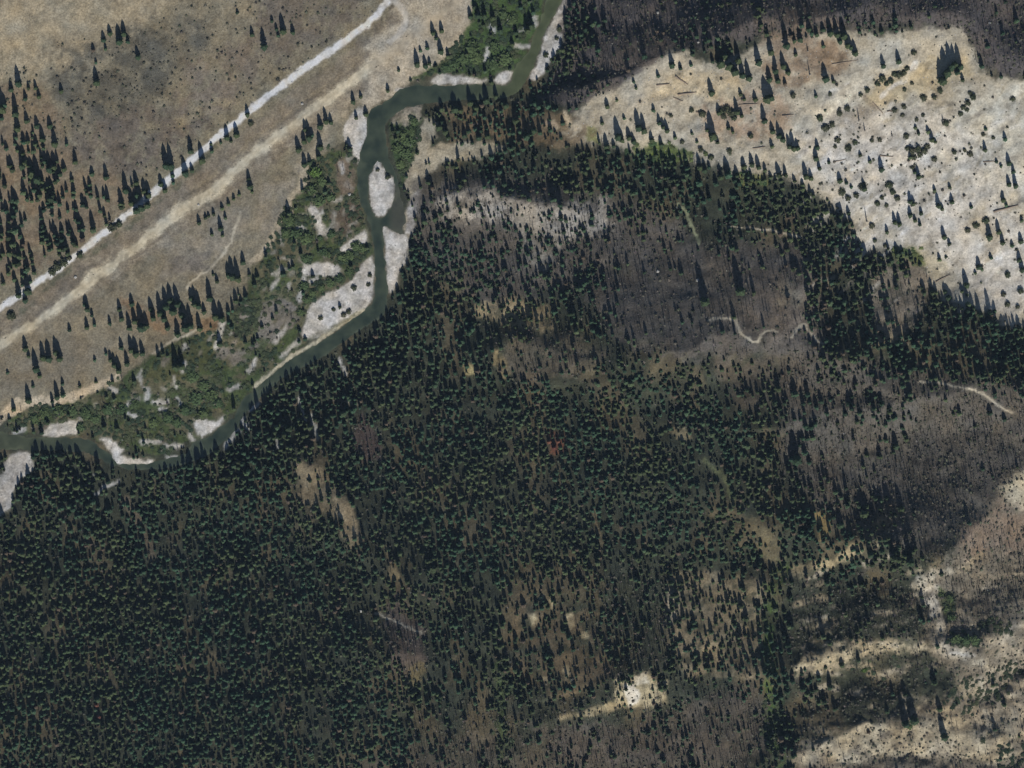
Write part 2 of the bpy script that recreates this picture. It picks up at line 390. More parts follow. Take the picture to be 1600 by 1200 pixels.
zone([(1150,270),(1190,270),(1200,288),(1160,290)], (118, 120, 70), 8, 0.8, 0.4)
zone([(1390,386),(1430,384),(1446,410),(1430,420),(1395,400)], (98, 104, 60), 6, 0.95, 0.3)
zone([(1360,420),(1420,405),(1450,430),(1455,470),(1440,500),(1400,530),(1370,525),(1360,480)], (146, 134, 116), 10, 0.9, 0.45, 16)
zone([(1360,520),(1414,520),(1416,540),(1370,545)], (172, 160, 130), 7, 0.85, 0.4)
# brush slopes
zone([(880,-60),(1700,-60),(1700,120),(1580,118),(1540,105),(1500,40),(1320,40),(1180,58),(1040,84),(960,140),(900,170),(850,150),(880,80)], (95, 88, 84), 12, 0.95)
zone([(960,60),(1020,40),(1040,90),(980,115),(930,140),(930,100)], (104, 94, 84), 14, 0.8, 0.4)
zone([(1180,30),(1260,10),(1320,40),(1250,60),(1190,70)], (128, 112, 94), 12, 0.7, 0.4)
zone([(640,290),(760,270),(1000,310),(1100,380),(1260,380),(1290,560),(1100,560),(980,540),(900,460),(760,480),(650,400)], (97, 91, 84), 24, 0.9, 0.2)
zone([(680,300),(760,290),(860,320),(950,310),(960,360),(870,385),(800,350),(700,350)], (162, 155, 143), 14, 0.95, 0.5, 16)
zone([(800,330),(860,330),(880,380),(850,430),(820,420)], (138, 133, 122), 10, 0.8, 0.5, 14)
zone([(740,472),(800,466),(870,480),(870,515),(800,512),(740,496)], (160, 144, 112), 8, 0.9, 0.4, 14)
zone([(800,520),(870,515),(950,545),(930,580),(830,600),(780,580)], (106, 97, 82), 14, 0.8, 0.4)
zone([(1180,430),(1270,400),(1290,520),(1200,540),(1150,500)], (116, 106, 94), 16, 0.9, 0.4)
zone([(1212,440),(1250,440),(1260,480),(1220,480)], (138, 130, 112), 10, 0.7, 0.4)
zone([(1230,540),(1620,600),(1620,740),(1440,870),(1300,820),(1220,720)], (98, 92, 83), 20, 0.9, 0.2)
zone([(1100,560),(1300,560),(1300,640),(1150,640)], (94, 86, 74), 16, 0.8, 0.4)
# south-east spurs
zone([(1640,700),(1585,738),(1540,775),(1490,850),(1450,900),(1445,1000),(1500,1080),(1240,1170),(1240,1260),(1700,1260),(1700,700)], (123, 114, 98), 14, 0.95, 0.2)
zone([(1700,690),(1590,735),(1555,765),(1590,800),(1700,800)], (190, 178, 150), 12, 0.9, 0.2)
zone([(1500,830),(1560,780),(1640,800),(1600,860),(1500,880)], (138, 120, 102), 14, 0.8, 0.4)
streak(smooth([(1448,905),(1450,935),(1462,965),(1468,1000),(1490,1022),(1520,1010),(1548,1004),(1580,985),(1620,965)], False, 3), (182, 172, 152), 9, 9, 0.85, 0.5, 14)
zone([(1436,905),(1470,915),(1460,960),(1440,940)], (190, 183, 168), 8, 0.85, 0.4, 12)
zone([(1470,915),(1492,930),(1490,965),(1478,975),(1466,940)], (78, 90, 50), 6, 0.85, 0.4, 12)
zone([(1240,1042),(1300,1012),(1380,1000),(1450,1004),(1440,1020),(1340,1030),(1300,1054),(1240,1058)], (178, 164, 134), 10, 0.9, 0.4, 16)
zone([(1245,1165),(1340,1135),(1480,1120),(1600,1120),(1620,1200),(1480,1180),(1300,1190),(1250,1190)], (172, 160, 134), 12, 0.9, 0.5, 18)
zone([(1500,1070),(1560,1010),(1620,1000),(1620,1160),(1520,1130)], (158, 146, 124), 14, 0.85, 0.55, 16)
streak([(1530,1060),(1545,1120),(1560,1200)], (180, 172, 152), 5, 5, 0.8, 0.4, 12)
streak([(1484,1020),(1520,1024)], (192, 186, 172), 2.5, 2, 0.9)
for q in range(110):
    _r = random.Random(1200 + q)
    _x, _y = _r.uniform(1230, 1600), _r.uniform(880, 1200)
    _l = _r.uniform(10, 50); _a = math.radians(_r.uniform(-10, 35))
    streak([(_x, _y), (_x + _l * math.cos(_a), _y - _l * math.sin(_a))], _r.choice([(166,152,124),(150,138,116),(182,172,150),(84,78,70),(176,164,140)]), _r.uniform(1.5, 6), 5, 0.75, 0.5, 10)
zone([(1210,900),(1260,880),(1330,850),(1390,838),(1385,850),(1330,870),(1280,890),(1230,905)], (168, 154, 122), 8, 0.9, 0.45, 14)
zone([(1370,780),(1400,790),(1390,830),(1360,830)], (146, 126, 92), 8, 0.7, 0.3)
zone([(1270,795),(1294,800),(1298,835),(1284,840)], (156, 136, 90), 6, 0.9, 0.2)
zone([(1170,800),(1210,830),(1230,880),(1200,880),(1180,850)], (110, 102, 78), 8, 0.85, 0.3)
streak([(1100,720),(1130,750),(1145,785)], (104, 108, 76), 4, 4, 0.9, 0.3)
# openings inside the dense forest
zone([(1040,900),(1100,890),(1200,910),(1190,1060),(1060,1060),(1040,980)], (136, 124, 100), 14, 0.85, 0.5, 16)
zone([(1040,925),(1070,925),(1060,960),(1044,975)], (170, 160, 140), 5, 0.8, 0.4, 10)
zone([(960,1066),(1010,1050),(1040,1066),(1044,1100),(1010,1112),(966,1104)], (186, 170, 134), 6, 0.85, 0.4, 14)
zone([(974,1070),(992,1062),(1002,1080),(1000,1106),(982,1106)], (212, 203, 184), 4, 1.0)
zone([(992,1056),(1012,1050),(1016,1070),(1000,1066)], (206, 197, 174), 4, 0.9, 0.2, 10)
streak([(880,1122),(920,1112),(962,1100)], (162, 146, 112), 7, 6, 0.9, 0.4, 12)
for c in [(834,968,7,13),(890,970,8,14),(862,944,5,9),(912,992,8,6),(846,940,5,10),(884,1050,6,12),(850,1062,9,5)]:
    zone([(c[0]-c[2],c[1]-c[3]*.6),(c[0]+c[2]*.5,c[1]-c[3]),(c[0]+c[2],c[1]+c[3]*.4),(c[0],c[1]+c[3])], (196, 182, 146), 3, 0.95, 0.2, 8)
zone([(800,930),(960,960),(960,1060),(880,1090),(800,1060)], (118, 103, 80), 12, 0.6, 0.6, 14)
zone([(620,920),(665,980),(668,1050),(640,1060),(612,1040),(600,970)], (92, 82, 74), 10, 0.9, 0.2)
zone([(640,1040),(665,1040),(660,1080),(640,1076)], (116, 106, 76), 6, 0.8, 0.3)
zone([(455,715),(500,720),(520,760),(545,780),(570,840),(560,870),(540,850),(520,805),(470,780)], (142, 128, 102), 10, 0.85, 0.4, 14)
zone([(520,775),(552,790),(562,830),(548,830),(530,805)], (172, 156, 126), 6, 0.85, 0.4, 10)
zone([(1040,672),(1068,670),(1080,690),(1060,690)], (148, 134, 102), 5, 0.9, 0.2)
zone([(850,672),(880,680),(884,706),(862,706)], (156, 92, 70), 5, 0.5, 0.4, 10)
zone([(770,540),(790,560),(800,590),(790,595),(770,570)], (142, 126, 92), 5, 0.8, 0.4, 10)
zone([(722,568),(745,572),(742,586),(726,584)], (160, 148, 108), 4, 0.9)
zone([(560,640),(590,680),(600,720),(570,720),(545,690)], (84, 72, 66), 8, 0.9)
streak([(466,620),(472,640),(477,656)], (190, 186, 178), 1.8, 1.6, 0.95)
streak([(486,648),(491,664),(497,684)], (190, 186, 170), 3.0, 2, 0.95, 0.2, 8)
streak([(432,688),(437,700)], (180, 178, 172), 1.8, 1.5, 0.95)
streak([(530,560),(534,572),(540,586)], (180, 176, 168), 2.4, 2, 0.95)
streak([(542,626),(556,632)], (186, 176, 150), 3, 2.5, 0.9)
streak([(150,772),(164,760),(184,752)], (180, 178, 172), 2.5, 2, 0.9, 0.2)
streak([(134,760),(142,744),(150,738)], (130, 128, 120), 1.6, 2, 0.8)
streak([(928,796),(934,830),(946,862)], (116, 106, 84), 3, 3, 0.8)
streak([(200,785),(225,830),(240,870)], (110, 98, 82), 8, 6, 0.7, 0.4)
streak([(240,990),(290,1080),(320,1130)], (98, 90, 68), 10, 8, 0.6, 0.5)
streak([(600,860),(612,880),(616,900)], (140, 126, 96), 5, 4, 0.8, 0.3)
zone([(690,170),(800,160),(900,180),(940,210),(880,235),(760,222),(700,226)], (122, 106, 82), 12, 0.85, 0.5, 16)
zone([(838,188),(865,186),(870,196),(845,200)], (186, 160, 130), 4, 0.8, 0.2)
streak([(884,176),(892,190),(900,200)], (196, 180, 152), 5, 4, 0.9, 0.3)
streak([(864,190),(868,200)], (184, 168, 140), 4, 3, 0.85, 0.3)
zone([(560,1180),(740,1140),(900,1160),(1100,1140),(1180,1200),(1000,1260),(560,1260)], (96, 88, 74), 18, 0.8, 0.4)
zone([(820,1130),(1000,1130),(1180,1060),(1230,1180),(900,1200)], (92, 84, 74), 16, 0.8, 0.3)
streak([(1226,882),(1206,940),(1200,1010),(1206,1090),(1214,1190)], (74, 94, 46), 9, 7, 0.8, 0.5, 14)
streak([(782,1040),(788,1100),(784,1180)], (66, 84, 44), 6, 6, 0.7, 0.5, 14)
for nm, p, hw in PATHS:
    streak(p, (188, 178, 156) if 'green' not in nm else (150, 154, 122), hw, 1.5, 0.92, 0.15, 10)

GRAVELLY = [ISLAND, SCREE] + [b[1] for b in BARS.values()]

def ground_rgb(px, py):
    wx = px + 5.0 * fbm(px, py, 34, 31, 2) + 2.2 * fbm(px, py, 9, 33, 2)
    wy = py + 5.0 * fbm(px, py, 34, 41, 2) + 2.2 * fbm(px, py, 9, 43, 2)
    sx = px + 2.4 * fbm(px, py, 8, 35, 3); sy = py + 2.4 * fbm(px, py, 8, 45, 3)
    rgb = np.empty(px.shape + (3,)); rgb[:] = lin(FLOOR)
    fl = (sstep(0.0, 0.7, fbm(px, py * 0.6, 42, 52, 3)) * 0.5)[..., None]
    rgb = rgb * (1 - fl) + lin((112, 99, 76)) * fl
    rgb *= (1 + 0.22 * fbm(px, py, 20, 50, 3))[..., None]
    gr = fbm(px, py, 11, 141, 3); gr2 = fbm(px, py, 6.5, 147, 2)
    for i, (p, c, soft, k, patch, size, half) in enumerate(Z):
        P = np.array(p, float); mg = soft * 2 + (half or 0) + 16
        m = (px > P[:, 0].min() - mg) & (px < P[:, 0].max() + mg) & (py > P[:, 1].min() - mg) & (py < P[:, 1].max() + mg)
        if not m.any(): continue
        crisp = soft <= 3
        ax, ay = (sx[m], sy[m]) if crisp else (wx[m], wy[m])
        d = line_dist(ax, ay, p) - half if half is not False else poly_sdf(ax, ay, p)
        a = 1 - sstep(-soft, soft, d)
        if patch:
            nn = fbm(px[m], py[m], size, 60 + i, 3)
            a = a * (1 - patch + patch * sstep(-0.35, 0.35, nn))
        if not crisp:
            g = gr[m] if i % 2 else gr2[m]
            a = 0.35 * a + 0.65 * sstep(0.22, 0.78, a + 0.42 * g * np.minimum(1, 4 * a * (1.15 - a)))
        a = (a * k)[..., None]
        rgb[m] = rgb[m] * (1 - a) + lin(c) * a
    # grain, bleached and rusty tints that belong to the ground itself
    g = 0.15 * fbm(px, py, 15, 71, 3) + 0.17 * fbm(px, py * 0.8, 5.5, 73, 2) + 0.07 * fbm(px, py, 2.6, 75, 1) + 0.05 * fbm(px * 0.7 + py * 0.7, (py - px) * 0.2, 10, 77, 2)
    rgb *= np.clip(1 + g, 0.45, 1.5)[..., None]
    sp = sstep(0.52, 0.80, fbm(px, py * 0.85, 8.5, 83, 2)) * sstep(-0.5, 0.5, fbm(px, py, 70, 85, 2))      # dry tufts and dark litter
    rgb *= (1 - 0.30 * sp)[..., None]
    t = fbm(px, py, 26, 81, 3)
    rgb *= 1 + np.stack([0.07 * t, 0.01 * t, -0.08 * t], -1)
    return np.clip(rgb * KALB, 0.012, 0.62)

# ------------------------------------------------------------------ materials
def new_mat(name, rough=0.9):
    m = bpy.data.materials.new(name); m.use_nodes = True
    b = m.node_tree.nodes["Principled BSDF"]
    b.inputs["Roughness"].default_value = rough
    b.inputs["Specular IOR Level"].default_value = 0.15
    return m, m.node_tree, b

def mat_ground(name, grain=0.16, bump=0.5):
    m, t, b = new_mat(name, 0.95)
    at = t.nodes.new("ShaderNodeAttribute"); at.attribute_name = "tone"
    geo = t.nodes.new("ShaderNodeNewGeometry")
    no = t.nodes.new("ShaderNodeTexNoise"); no.inputs["Scale"].default_value = 0.55; no.inputs["Detail"].default_value = 5; no.inputs["Roughness"].default_value = 0.65
    t.links.new(geo.outputs["Position"], no.inputs["Vector"])
    mr = t.nodes.new("ShaderNodeMapRange")
    mr.inputs[1].default_value = 0.25; mr.inputs[2].default_value = 0.75
    mr.inputs[3].default_value = 1 - grain * 1.6; mr.inputs[4].default_value = 1 + grain * 1.6
    t.links.new(no.outputs["Fac"], mr.inputs[0])
    mx = t.nodes.new("ShaderNodeMix"); mx.data_type = 'RGBA'; mx.blend_type = 'MULTIPLY'; mx.inputs[0].default_value = 1.0
    t.links.new(at.outputs["Color"], mx.inputs[6]); t.links.new(mr.outputs[0], mx.inputs[7])
    t.links.new(mx.outputs[2], b.inputs["Base Color"])
    bp = t.nodes.new("ShaderNodeBump"); bp.inputs["Strength"].default_value = bump; bp.inputs["Distance"].default_value = 0.6
    t.links.new(no.outputs["Fac"], bp.inputs["Height"]); t.links.new(bp.outputs[0], b.inputs["Normal"])
    return m

M_GROUND = mat_ground("soil_grass_and_stone", 0.30, 0.8)
M_ROAD = mat_ground("white_road_gravel", 0.10, 0.35)
M_GRAVEL = mat_ground("river_gravel", 0.24, 0.8)

def mat_tint(name, rough=0.85, trans=0.0):
    m, t, b = new_mat(name, rough)
    at = t.nodes.new("ShaderNodeAttribute"); at.attribute_name = "tone"
    t.links.new(at.outputs["Color"], b.inputs["Base Color"])
    return m
M_LEAF = mat_tint("foliage_tinted")

def mat_random(name, c1, c2, rough=0.85):
    m, t, b = new_mat(name, rough)
    oi = t.nodes.new("ShaderNodeObjectInfo")
    mx = t.nodes.new("ShaderNodeMix"); mx.data_type = 'RGBA'
    mx.inputs[6].default_value = (*c1, 1); mx.inputs[7].default_value = (*c2, 1)
    t.links.new(oi.outputs["Random"], mx.inputs[0])
    no = t.nodes.new("ShaderNodeTexNoise"); no.inputs["Scale"].default_value = 6.0; no.inputs["Detail"].default_value = 3
    co = t.nodes.new("ShaderNodeTexCoord"); t.links.new(co.outputs["Object"], no.inputs["Vector"])
    mr = t.nodes.new("ShaderNodeMapRange"); mr.inputs[1].default_value = 0.3; mr.inputs[2].default_value = 0.7; mr.inputs[3].default_value = 0.65; mr.inputs[4].default_value = 1.35
    t.links.new(no.outputs["Fac"], mr.inputs[0])
    mm = t.nodes.new("ShaderNodeMix"); mm.data_type = 'RGBA'; mm.blend_type = 'MULTIPLY'; mm.inputs[0].default_value = 1.0
    t.links.new(mx.outputs[2], mm.inputs[6]); t.links.new(mr.outputs[0], mm.inputs[7])
    t.links.new(mm.outputs[2], b.inputs["Base Color"])
    return m
M_CROWN = mat_random("conifer_needles", (0.034, 0.060, 0.032), (0.060, 0.078, 0.034))
M_RUST = mat_random("dead_red_needles", (0.10, 0.038, 0.028), (0.15, 0.07, 0.045))
M_BARK = mat_random("bark", (0.10, 0.075, 0.055), (0.15, 0.12, 0.09))
M_GREYWOOD = mat_random("weathered_wood", (0.16, 0.145, 0.125), (0.22, 0.20, 0.17))
M_LOG = mat_random("brown_fallen_wood", (0.20, 0.155, 0.115), (0.28, 0.225, 0.17))
M_SHRUB = mat_random("shrub_leaves", (0.055, 0.07, 0.035), (0.085, 0.085, 0.05))
M_WILLOW = mat_random("willow_leaves", (0.055, 0.088, 0.038), (0.085, 0.115, 0.045))
M_BRIGHT = mat_random("bright_willow_leaves", (0.085, 0.14, 0.035), (0.10, 0.16, 0.04))
M_STONE = mat_random("pale_stone", (0.30, 0.29, 0.26), (0.40, 0.385, 0.35))

m, t, b = new_mat("river_water", 0.12)
b.inputs["Specular IOR Level"].default_value = 0.5
geo = t.nodes.new("ShaderNodeNewGeometry")
no = t.nodes.new("ShaderNodeTexNoise"); no.inputs["Scale"].default_value = 0.07; no.inputs["Detail"].default_value = 6
t.links.new(geo.outputs["Position"], no.inputs["Vector"])
cr = t.nodes.new("ShaderNodeValToRGB")
cr.color_ramp.elements[0].position = 0.35; cr.color_ramp.elements[0].color = (0.023, 0.034, 0.024, 1)
cr.color_ramp.elements[1].position = 0.68; cr.color_ramp.elements[1].color = (0.052, 0.066, 0.042, 1)
t.links.new(no.outputs["Fac"], cr.inputs[0])
at = t.nodes.new("ShaderNodeAttribute"); at.attribute_name = "tone"
mx = t.nodes.new("ShaderNodeMix"); mx.data_type = 'RGBA'; mx.blend_type = 'ADD'; mx.inputs[0].default_value = 1.0
t.links.new(cr.outputs[0], mx.inputs[6]); t.links.new(at.outputs["Color"], mx.inputs[7])
t.links.new(mx.outputs[2], b.inputs["Base Color"])
n2 = t.nodes.new("ShaderNodeTexNoise"); n2.inputs["Scale"].default_value = 0.5; n2.inputs["Detail"].default_value = 4
t.links.new(geo.outputs["Position"], n2.inputs["Vector"])
bp = t.nodes.new("ShaderNodeBump"); bp.inputs["Strength"].default_value = 0.12; bp.inputs["Distance"].default_value = 0.4
t.links.new(n2.outputs["Fac"], bp.inputs["Height"]); t.links.new(bp.outputs[0], b.inputs["Normal"])
M_WATER = m

# ------------------------------------------------------------------ mesh building
def build_mesh(name, V, F, mat, tone=None, smooth_shade=True):
    me = bpy.data.meshes.new(name)
    V = np.asarray(V, np.float32); F = np.asarray(F, np.int32)
    n = F.shape[1]
    me.vertices.add(len(V)); me.vertices.foreach_set("co", V.ravel())
    me.loops.add(F.size); me.loops.foreach_set("vertex_index", F.ravel())
    me.polygons.add(len(F))
    me.polygons.foreach_set("loop_start", np.arange(0, F.size, n, dtype=np.int32))
    me.polygons.foreach_set("use_smooth", np.full(len(F), smooth_shade))
    me.update(calc_edges=True)
    if tone is not None:
        a = me.attributes.new("tone", 'FLOAT_COLOR', 'POINT')
        c = np.ones((len(V), 4), np.float32); c[:, :3] = tone
        a.data.foreach_set("color", c.ravel())
    me.materials.append(mat)
    return me

def link(name, me, label=None, cat=None, kind=None, group=None, parent=None):
    o = bpy.data.objects.new(name, me)
    COL.objects.link(o)
    if label: o["label"] = label
    if cat: o["category"] = cat
    if kind: o["kind"] = kind
    if group: o["group"] = group
    if parent: o.parent = parent
    return o

def axis(lo, hi, step, reach):
    a = list(np.arange(lo, hi + step * .5, step)); s = step
    l, r = [], []
    x = a[0]; y = a[-1]
    while x > -reach or y < reach:
        s *= 1.35; x -= s; y += s; l.append(x); r.append(y)
    return np.array(l[::-1] + a + r)

GX = axis(-530, 530, 1.45, 5000); GY = axis(-405, 405, 1.45, 5000)
XX, YY = np.meshgrid(GX, GY)
HZ = height(XX, YY)
PX = 800 + XX / S / (1 - HZ / CAM_H); PY = 600 - YY / S / (1 - HZ / CAM_H)
RGB = ground_rgb(PX, PY)
ny, nx = XX.shape
idx = np.arange(nx * ny).reshape(ny, nx)
F = np.stack([idx[:-1, :-1], idx[:-1, 1:], idx[1:, 1:], idx[1:, :-1]], -1).reshape(-1, 4)
link("ground", build_mesh("ground", np.stack([XX, YY, HZ], -1).reshape(-1, 3), F, M_GROUND, RGB.reshape(-1, 3)),
     "forested valley ground with meadow, pale rock slide and brown slopes", "ground", "structure")

def drape(name, sdf, bbox, step, lift, mat, label, cat):
    x0, y0, x1, y1 = bbox
    ax = np.arange(x0, x1 + step, step); ay = np.arange(y0, y1 + step, step)
    px, py = np.meshgrid(ax, ay)
    f = lambda a, b: sdf(a, b) + 1.6 * fbm(a, b, 6, 91, 2)
    d = f(px, py)
    e = 0.3
    gx = (f(px + e, py) - f(px - e, py)) / (2 * e); gy = (f(px, py + e) - f(px, py - e)) / (2 * e)
    g2 = np.maximum(gx * gx + gy * gy, 0.25)
    out = d > 0
    near = out & (d < step * 1.6)
    qx = np.where(near, px - gx * d / g2, px); qy = np.where(near, py - gy * d / g2, py)
    id_ = np.arange(px.size).reshape(px.shape)
    ok = ~out | near
    anyin = ~(out[:-1, :-1] & out[:-1, 1:] & out[1:, 1:] & out[1:, :-1])
    allok = ok[:-1, :-1] & ok[:-1, 1:] & ok[1:, 1:] & ok[1:, :-1]
    k = anyin & allok
    Fq = np.stack([id_[1:, :-1], id_[1:, 1:], id_[:-1, 1:], id_[:-1, :-1]], -1)[k]
    used, inv = np.unique(Fq, return_inverse=True)
    qx = qx.ravel()[used]; qy = qy.ravel()[used]
    x, y, z = place(qx, qy)
    me = build_mesh(name, np.stack([x, y, z + lift], -1), inv.reshape(-1, 4), mat, ground_rgb(qx, qy))
    return link(name, me, label, cat, "structure")

def bb(p, m): 
    P = np.array(p); a = P.min(0) - m; c = P.max(0) + m
    return (max(a[0], -40), max(a[1], -40), min(c[0], 1640), min(c[1], 1240))

# water: one sheet at river level, its shores are where the banks rise out of it
wx_ = np.arange(-60, 920, 2.5); wy_ = np.arange(-60, 780, 2.5)
a_, b_ = np.meshgrid(wx_, wy_)
dd = boxed_sdf(a_, b_, RIVER, 60)
id_ = np.arange(a_.size).reshape(a_.shape)
kk = (dd < 6); kk = kk[:-1, :-1] | kk[:-1, 1:] | kk[1:, 1:] | kk[1:, :-1]
Fq = np.stack([id_[1:, :-1], id_[1:, 1:], id_[:-1, 1:], id_[:-1, :-1]], -1)[kk]
used, inv = np.unique(Fq, return_inverse=True)
ux = a_.ravel()[used]; uy = b_.ravel()[used]
ol = sstep(690, 820, ux)[:, None] * np.array([0.030, 0.030, 0.006]) + (sstep(200, 20, ux) * sstep(640, 680, uy))[:, None] * np.array([0.016, 0.012, 0.004])
sh_ = sstep(-5.5, 0.5, river_sdf(ux, uy) + 2.0 * fbm(ux, uy, 12, 301, 2)) * 0.7 + 0.5 * sstep(0.1, 0.8, fbm(ux, uy, 26, 305, 3))
ol = ol + (sstep(604, 616, ux) * sstep(640, 630, ux) * sstep(280, 300, uy) * sstep(380, 366, uy))[:, None] * np.array([0.022, 0.012, 0.012])
ol = ol + sh_[:, None] * np.array([0.040, 0.042, 0.026])
link("river", build_mesh("river", np.stack([(ux - 800) * S, (600 - uy) * S, np.full(ux.shape, 0.02)], -1), inv.reshape(-1, 4), M_WATER, ol),
     "dark green river winding past pale gravel bars", "river", "structure")

drape("white_gravel_road", lambda a, b: np.minimum(boxed_sdf(a, b, WROAD, 40, True) - 5.4, boxed_sdf(a, b, SPUR, 40, True) - 4.6), (-40, -40, 660, 510), 2.0, 0.14, M_ROAD,
      "straight white gravel road crossing the meadow diagonally", "road")
drape("dirt_track", lambda a, b: boxed_sdf(a, b, TRACK, 40, True) - 6.5, (-40, -40, 780, 580), 2.2, 0.14, M_ROAD,
      "pale tan dirt track along the middle of the cleared strip", "track")
for nm, p, hw in PATHS:
    drape("footpath", lambda a, b, p=p, hw=hw: boxed_sdf(a, b, p, 30, True) - hw, bb(p, 6), 1.3, 0.16, M_ROAD, nm, "path")
drape("gravel_bar", lambda a, b: boxed_sdf(a, b, ISLAND, 30), bb(ISLAND, 6), 1.6, 0.10, M_GRAVEL, "pale leaf shaped gravel island in mid river", "gravel bar")
for k, (lb, p) in BARS.items():
    drape("gravel_bar", lambda a, b, p=p: boxed_sdf(a, b, p, 30), bb(p, 6), 1.6, 0.10, M_GRAVEL, lb, "gravel bar")
drape("gravel_bar", lambda a, b: boxed_sdf(a, b, SANDLINE, 30, True) - 3.0, bb(SANDLINE, 6), 1.5, 0.12, M_GRAVEL, "thin cream sand line edging the river below the largest bar", "gravel bar")
drape("rock_slide", lambda a, b: boxed_sdf(a, b, SCREE, 30), bb(SCREE, 6), 2.6, 0.12, M_GRAVEL, "broad cream and grey rock slide dotted with conifers", "rock slide")
# ------------------------------------------------------------------ plant meshes (unit height, base at origin)
def crown_geo(rng, whorls, per, seg):
    V, F, T = [], [], []
    n = 6                                         # inner body of twigs
    rings = [(0.10, 0.45), (0.36, 0.64), (0.74, 0.46)]
    b0 = len(V)
    for z, r in rings:
        for k in range(n):
            a = 2 * math.pi * k / n + z
            rr = r * rng.uniform(0.8, 1.1); V.append((rr * math.cos(a), rr * math.sin(a), z)); T.append(0.75)
    V.append((0, 0, 0.97)); T.append(0.9)
    for q in range(len(rings) - 1):
        for k in range(n):
            k2 = (k + 1) % n
            F.append((b0 + q * n + k, b0 + q * n + k2, b0 + (q + 1) * n + k2)); F.append((b0 + q * n + k, b0 + (q + 1) * n + k2, b0 + (q + 1) * n + k))
    for k in range(n):
        F.append((b0 + 2 * n + k, b0 + 2 * n + (k + 1) % n, b0 + 3 * n))
    for wv in range(whorls):
        f = wv / (whorls - 1)
        z = 0.12 + 0.82 * f
        R = (1 - f) ** 0.55 * 0.95 + 0.05
        if wv == 0: R *= 0.75
        m = max(4, int(round(per * (1 - 0.35 * f))))
        off = rng.uniform(0, 6.3)
        for k in range(m):
            a = off + 2 * math.pi * (k + rng.uniform(-0.25, 0.25)) / m
            r = R * rng.uniform(0.68, 1.12); wd = 0.30 * r + 0.06
            dz = -0.05 * r - rng.uniform(0.0, 0.03)
            ca, sa = math.cos(a), math.sin(a)
            tn = rng.uniform(0.8, 1.25)
            i = len(V)
            if seg == 1:
                V += [(0.05 * ca, 0.05 * sa, z + 0.035), (0.6 * r * ca - wd * sa, 0.6 * r * sa + wd * ca, z + dz * 0.6 - 0.02), (r * ca, r * sa, z + dz), (0.6 * r * ca + wd * sa, 0.6 * r * sa - wd * ca, z + dz * 0.6 - 0.02)]
                T += [tn] * 4
                F += [(i, i + 3, i + 2), (i, i + 2, i + 1)]
            else:
                V += [(0.05 * ca, 0.05 * sa, z + 0.04), (0.55 * r * ca, 0.55 * r * sa, z + dz * 0.4 + 0.015), (0.6 * r * ca - wd * sa, 0.6 * r * sa + wd * ca, z + dz * 0.6 - 0.03), (r * ca, r * sa, z + dz), (0.6 * r * ca + wd * sa, 0.6 * r * sa - wd * ca, z + dz * 0.6 - 0.03)]
                T += [tn] * 5
                F += [(i, i + 1, i + 2), (i, i + 4, i + 1), (i + 1, i + 3, i + 2), (i + 1, i + 4, i + 3)]
    return np.array(V), np.array(F), np.array(T)

def bush_geo(rng, leaves, core=True):
    V, F, T = [], [], []
    if core:
        n = 7
        for z, r in ((0.0, 0.62), (0.32, 0.80), (0.66, 0.55)):
            for k in range(n):
                a = 2 * math.pi * k / n; rr = r * rng.uniform(0.7, 1.1)
                V.append((rr * math.cos(a), rr * math.sin(a), z)); T.append(0.8)
        V.append((0, 0, 0.85)); T.append(0.9)
        for q in range(2):
            for k in range(n):
                k2 = (k + 1) % n
                F += [(q * n + k, q * n + k2, (q + 1) * n + k2), (q * n + k, (q + 1) * n + k2, (q + 1) * n + k)]
        for k in range(n): F.append((2 * n + k, 2 * n + (k + 1) % n, 3 * n))
    for _ in range(leaves):
        a = rng.uniform(0, 6.283); el = rng.uniform(0.02, 1.0)
        ph = math.asin(el); rr = rng.uniform(0.78, 1.12)
        c = np.array([rr * math.cos(ph) * math.cos(a), rr * math.cos(ph) * math.sin(a), 0.08 + 0.9 * rr * math.sin(ph)])
        s = rng.uniform(0.16, 0.34)
        u = np.array([rng.gauss(0, 1), rng.gauss(0, 1), rng.gauss(0, 0.5)]); u /= np.linalg.norm(u)
        nn = c / np.linalg.norm(c) + 0.4 * np.array([rng.gauss(0, 1), rng.gauss(0, 1), rng.gauss(0, 1)])
        v = np.cross(nn, u); v /= np.linalg.norm(v) + 1e-9
        i = len(V); tn = rng.uniform(0.75, 1.3)
        for p in (c - u * s, c + v * s * 0.6, c + u * s, c - v * s * 0.6):
            V.append(tuple(p)); T.append(tn)
        F += [(i, i + 1, i + 2), (i, i + 2, i + 3)]
    return np.array(V), np.array(F), np.array(T)

def tube_geo(pts, radii, n=6, caps=True):
    V, F = [], []
    P = [np.array(p, float) for p in pts]
    for i, p in enumerate(P):
        d = P[min(i + 1, len(P) - 1)] - P[max(i - 1, 0)]; d /= np.linalg.norm(d)
        u = np.cross(d, (0, 0, 1.0)) if abs(d[2]) < 0.9 else np.cross(d, (1.0, 0, 0))
        u /= np.linalg.norm(u); v = np.cross(d, u)
        for k in range(n):
            a = 2 * math.pi * k / n
            V.append(tuple(p + radii[i] * (u * math.cos(a) + v * math.sin(a))))
    for i in range(len(P) - 1):
        for k in range(n):
            k2 = (k + 1) % n
            F += [(i * n + k, i * n + k2, (i + 1) * n + k2), (i * n + k, (i + 1) * n + k2, (i + 1) * n + k)]
    if caps:
        for e in (0, len(P) - 1):
            for k in range(1, n - 1): F.append((e * n, e * n + k, e * n + k + 1))
    return V, F

def join(parts):
    V, F = [], []
    for v, f in parts:
        o = len(V); V += [tuple(q) for q in v]; F += [tuple(int(x) + o for x in t) for t in f]
    return np.array(V), np.array(F)

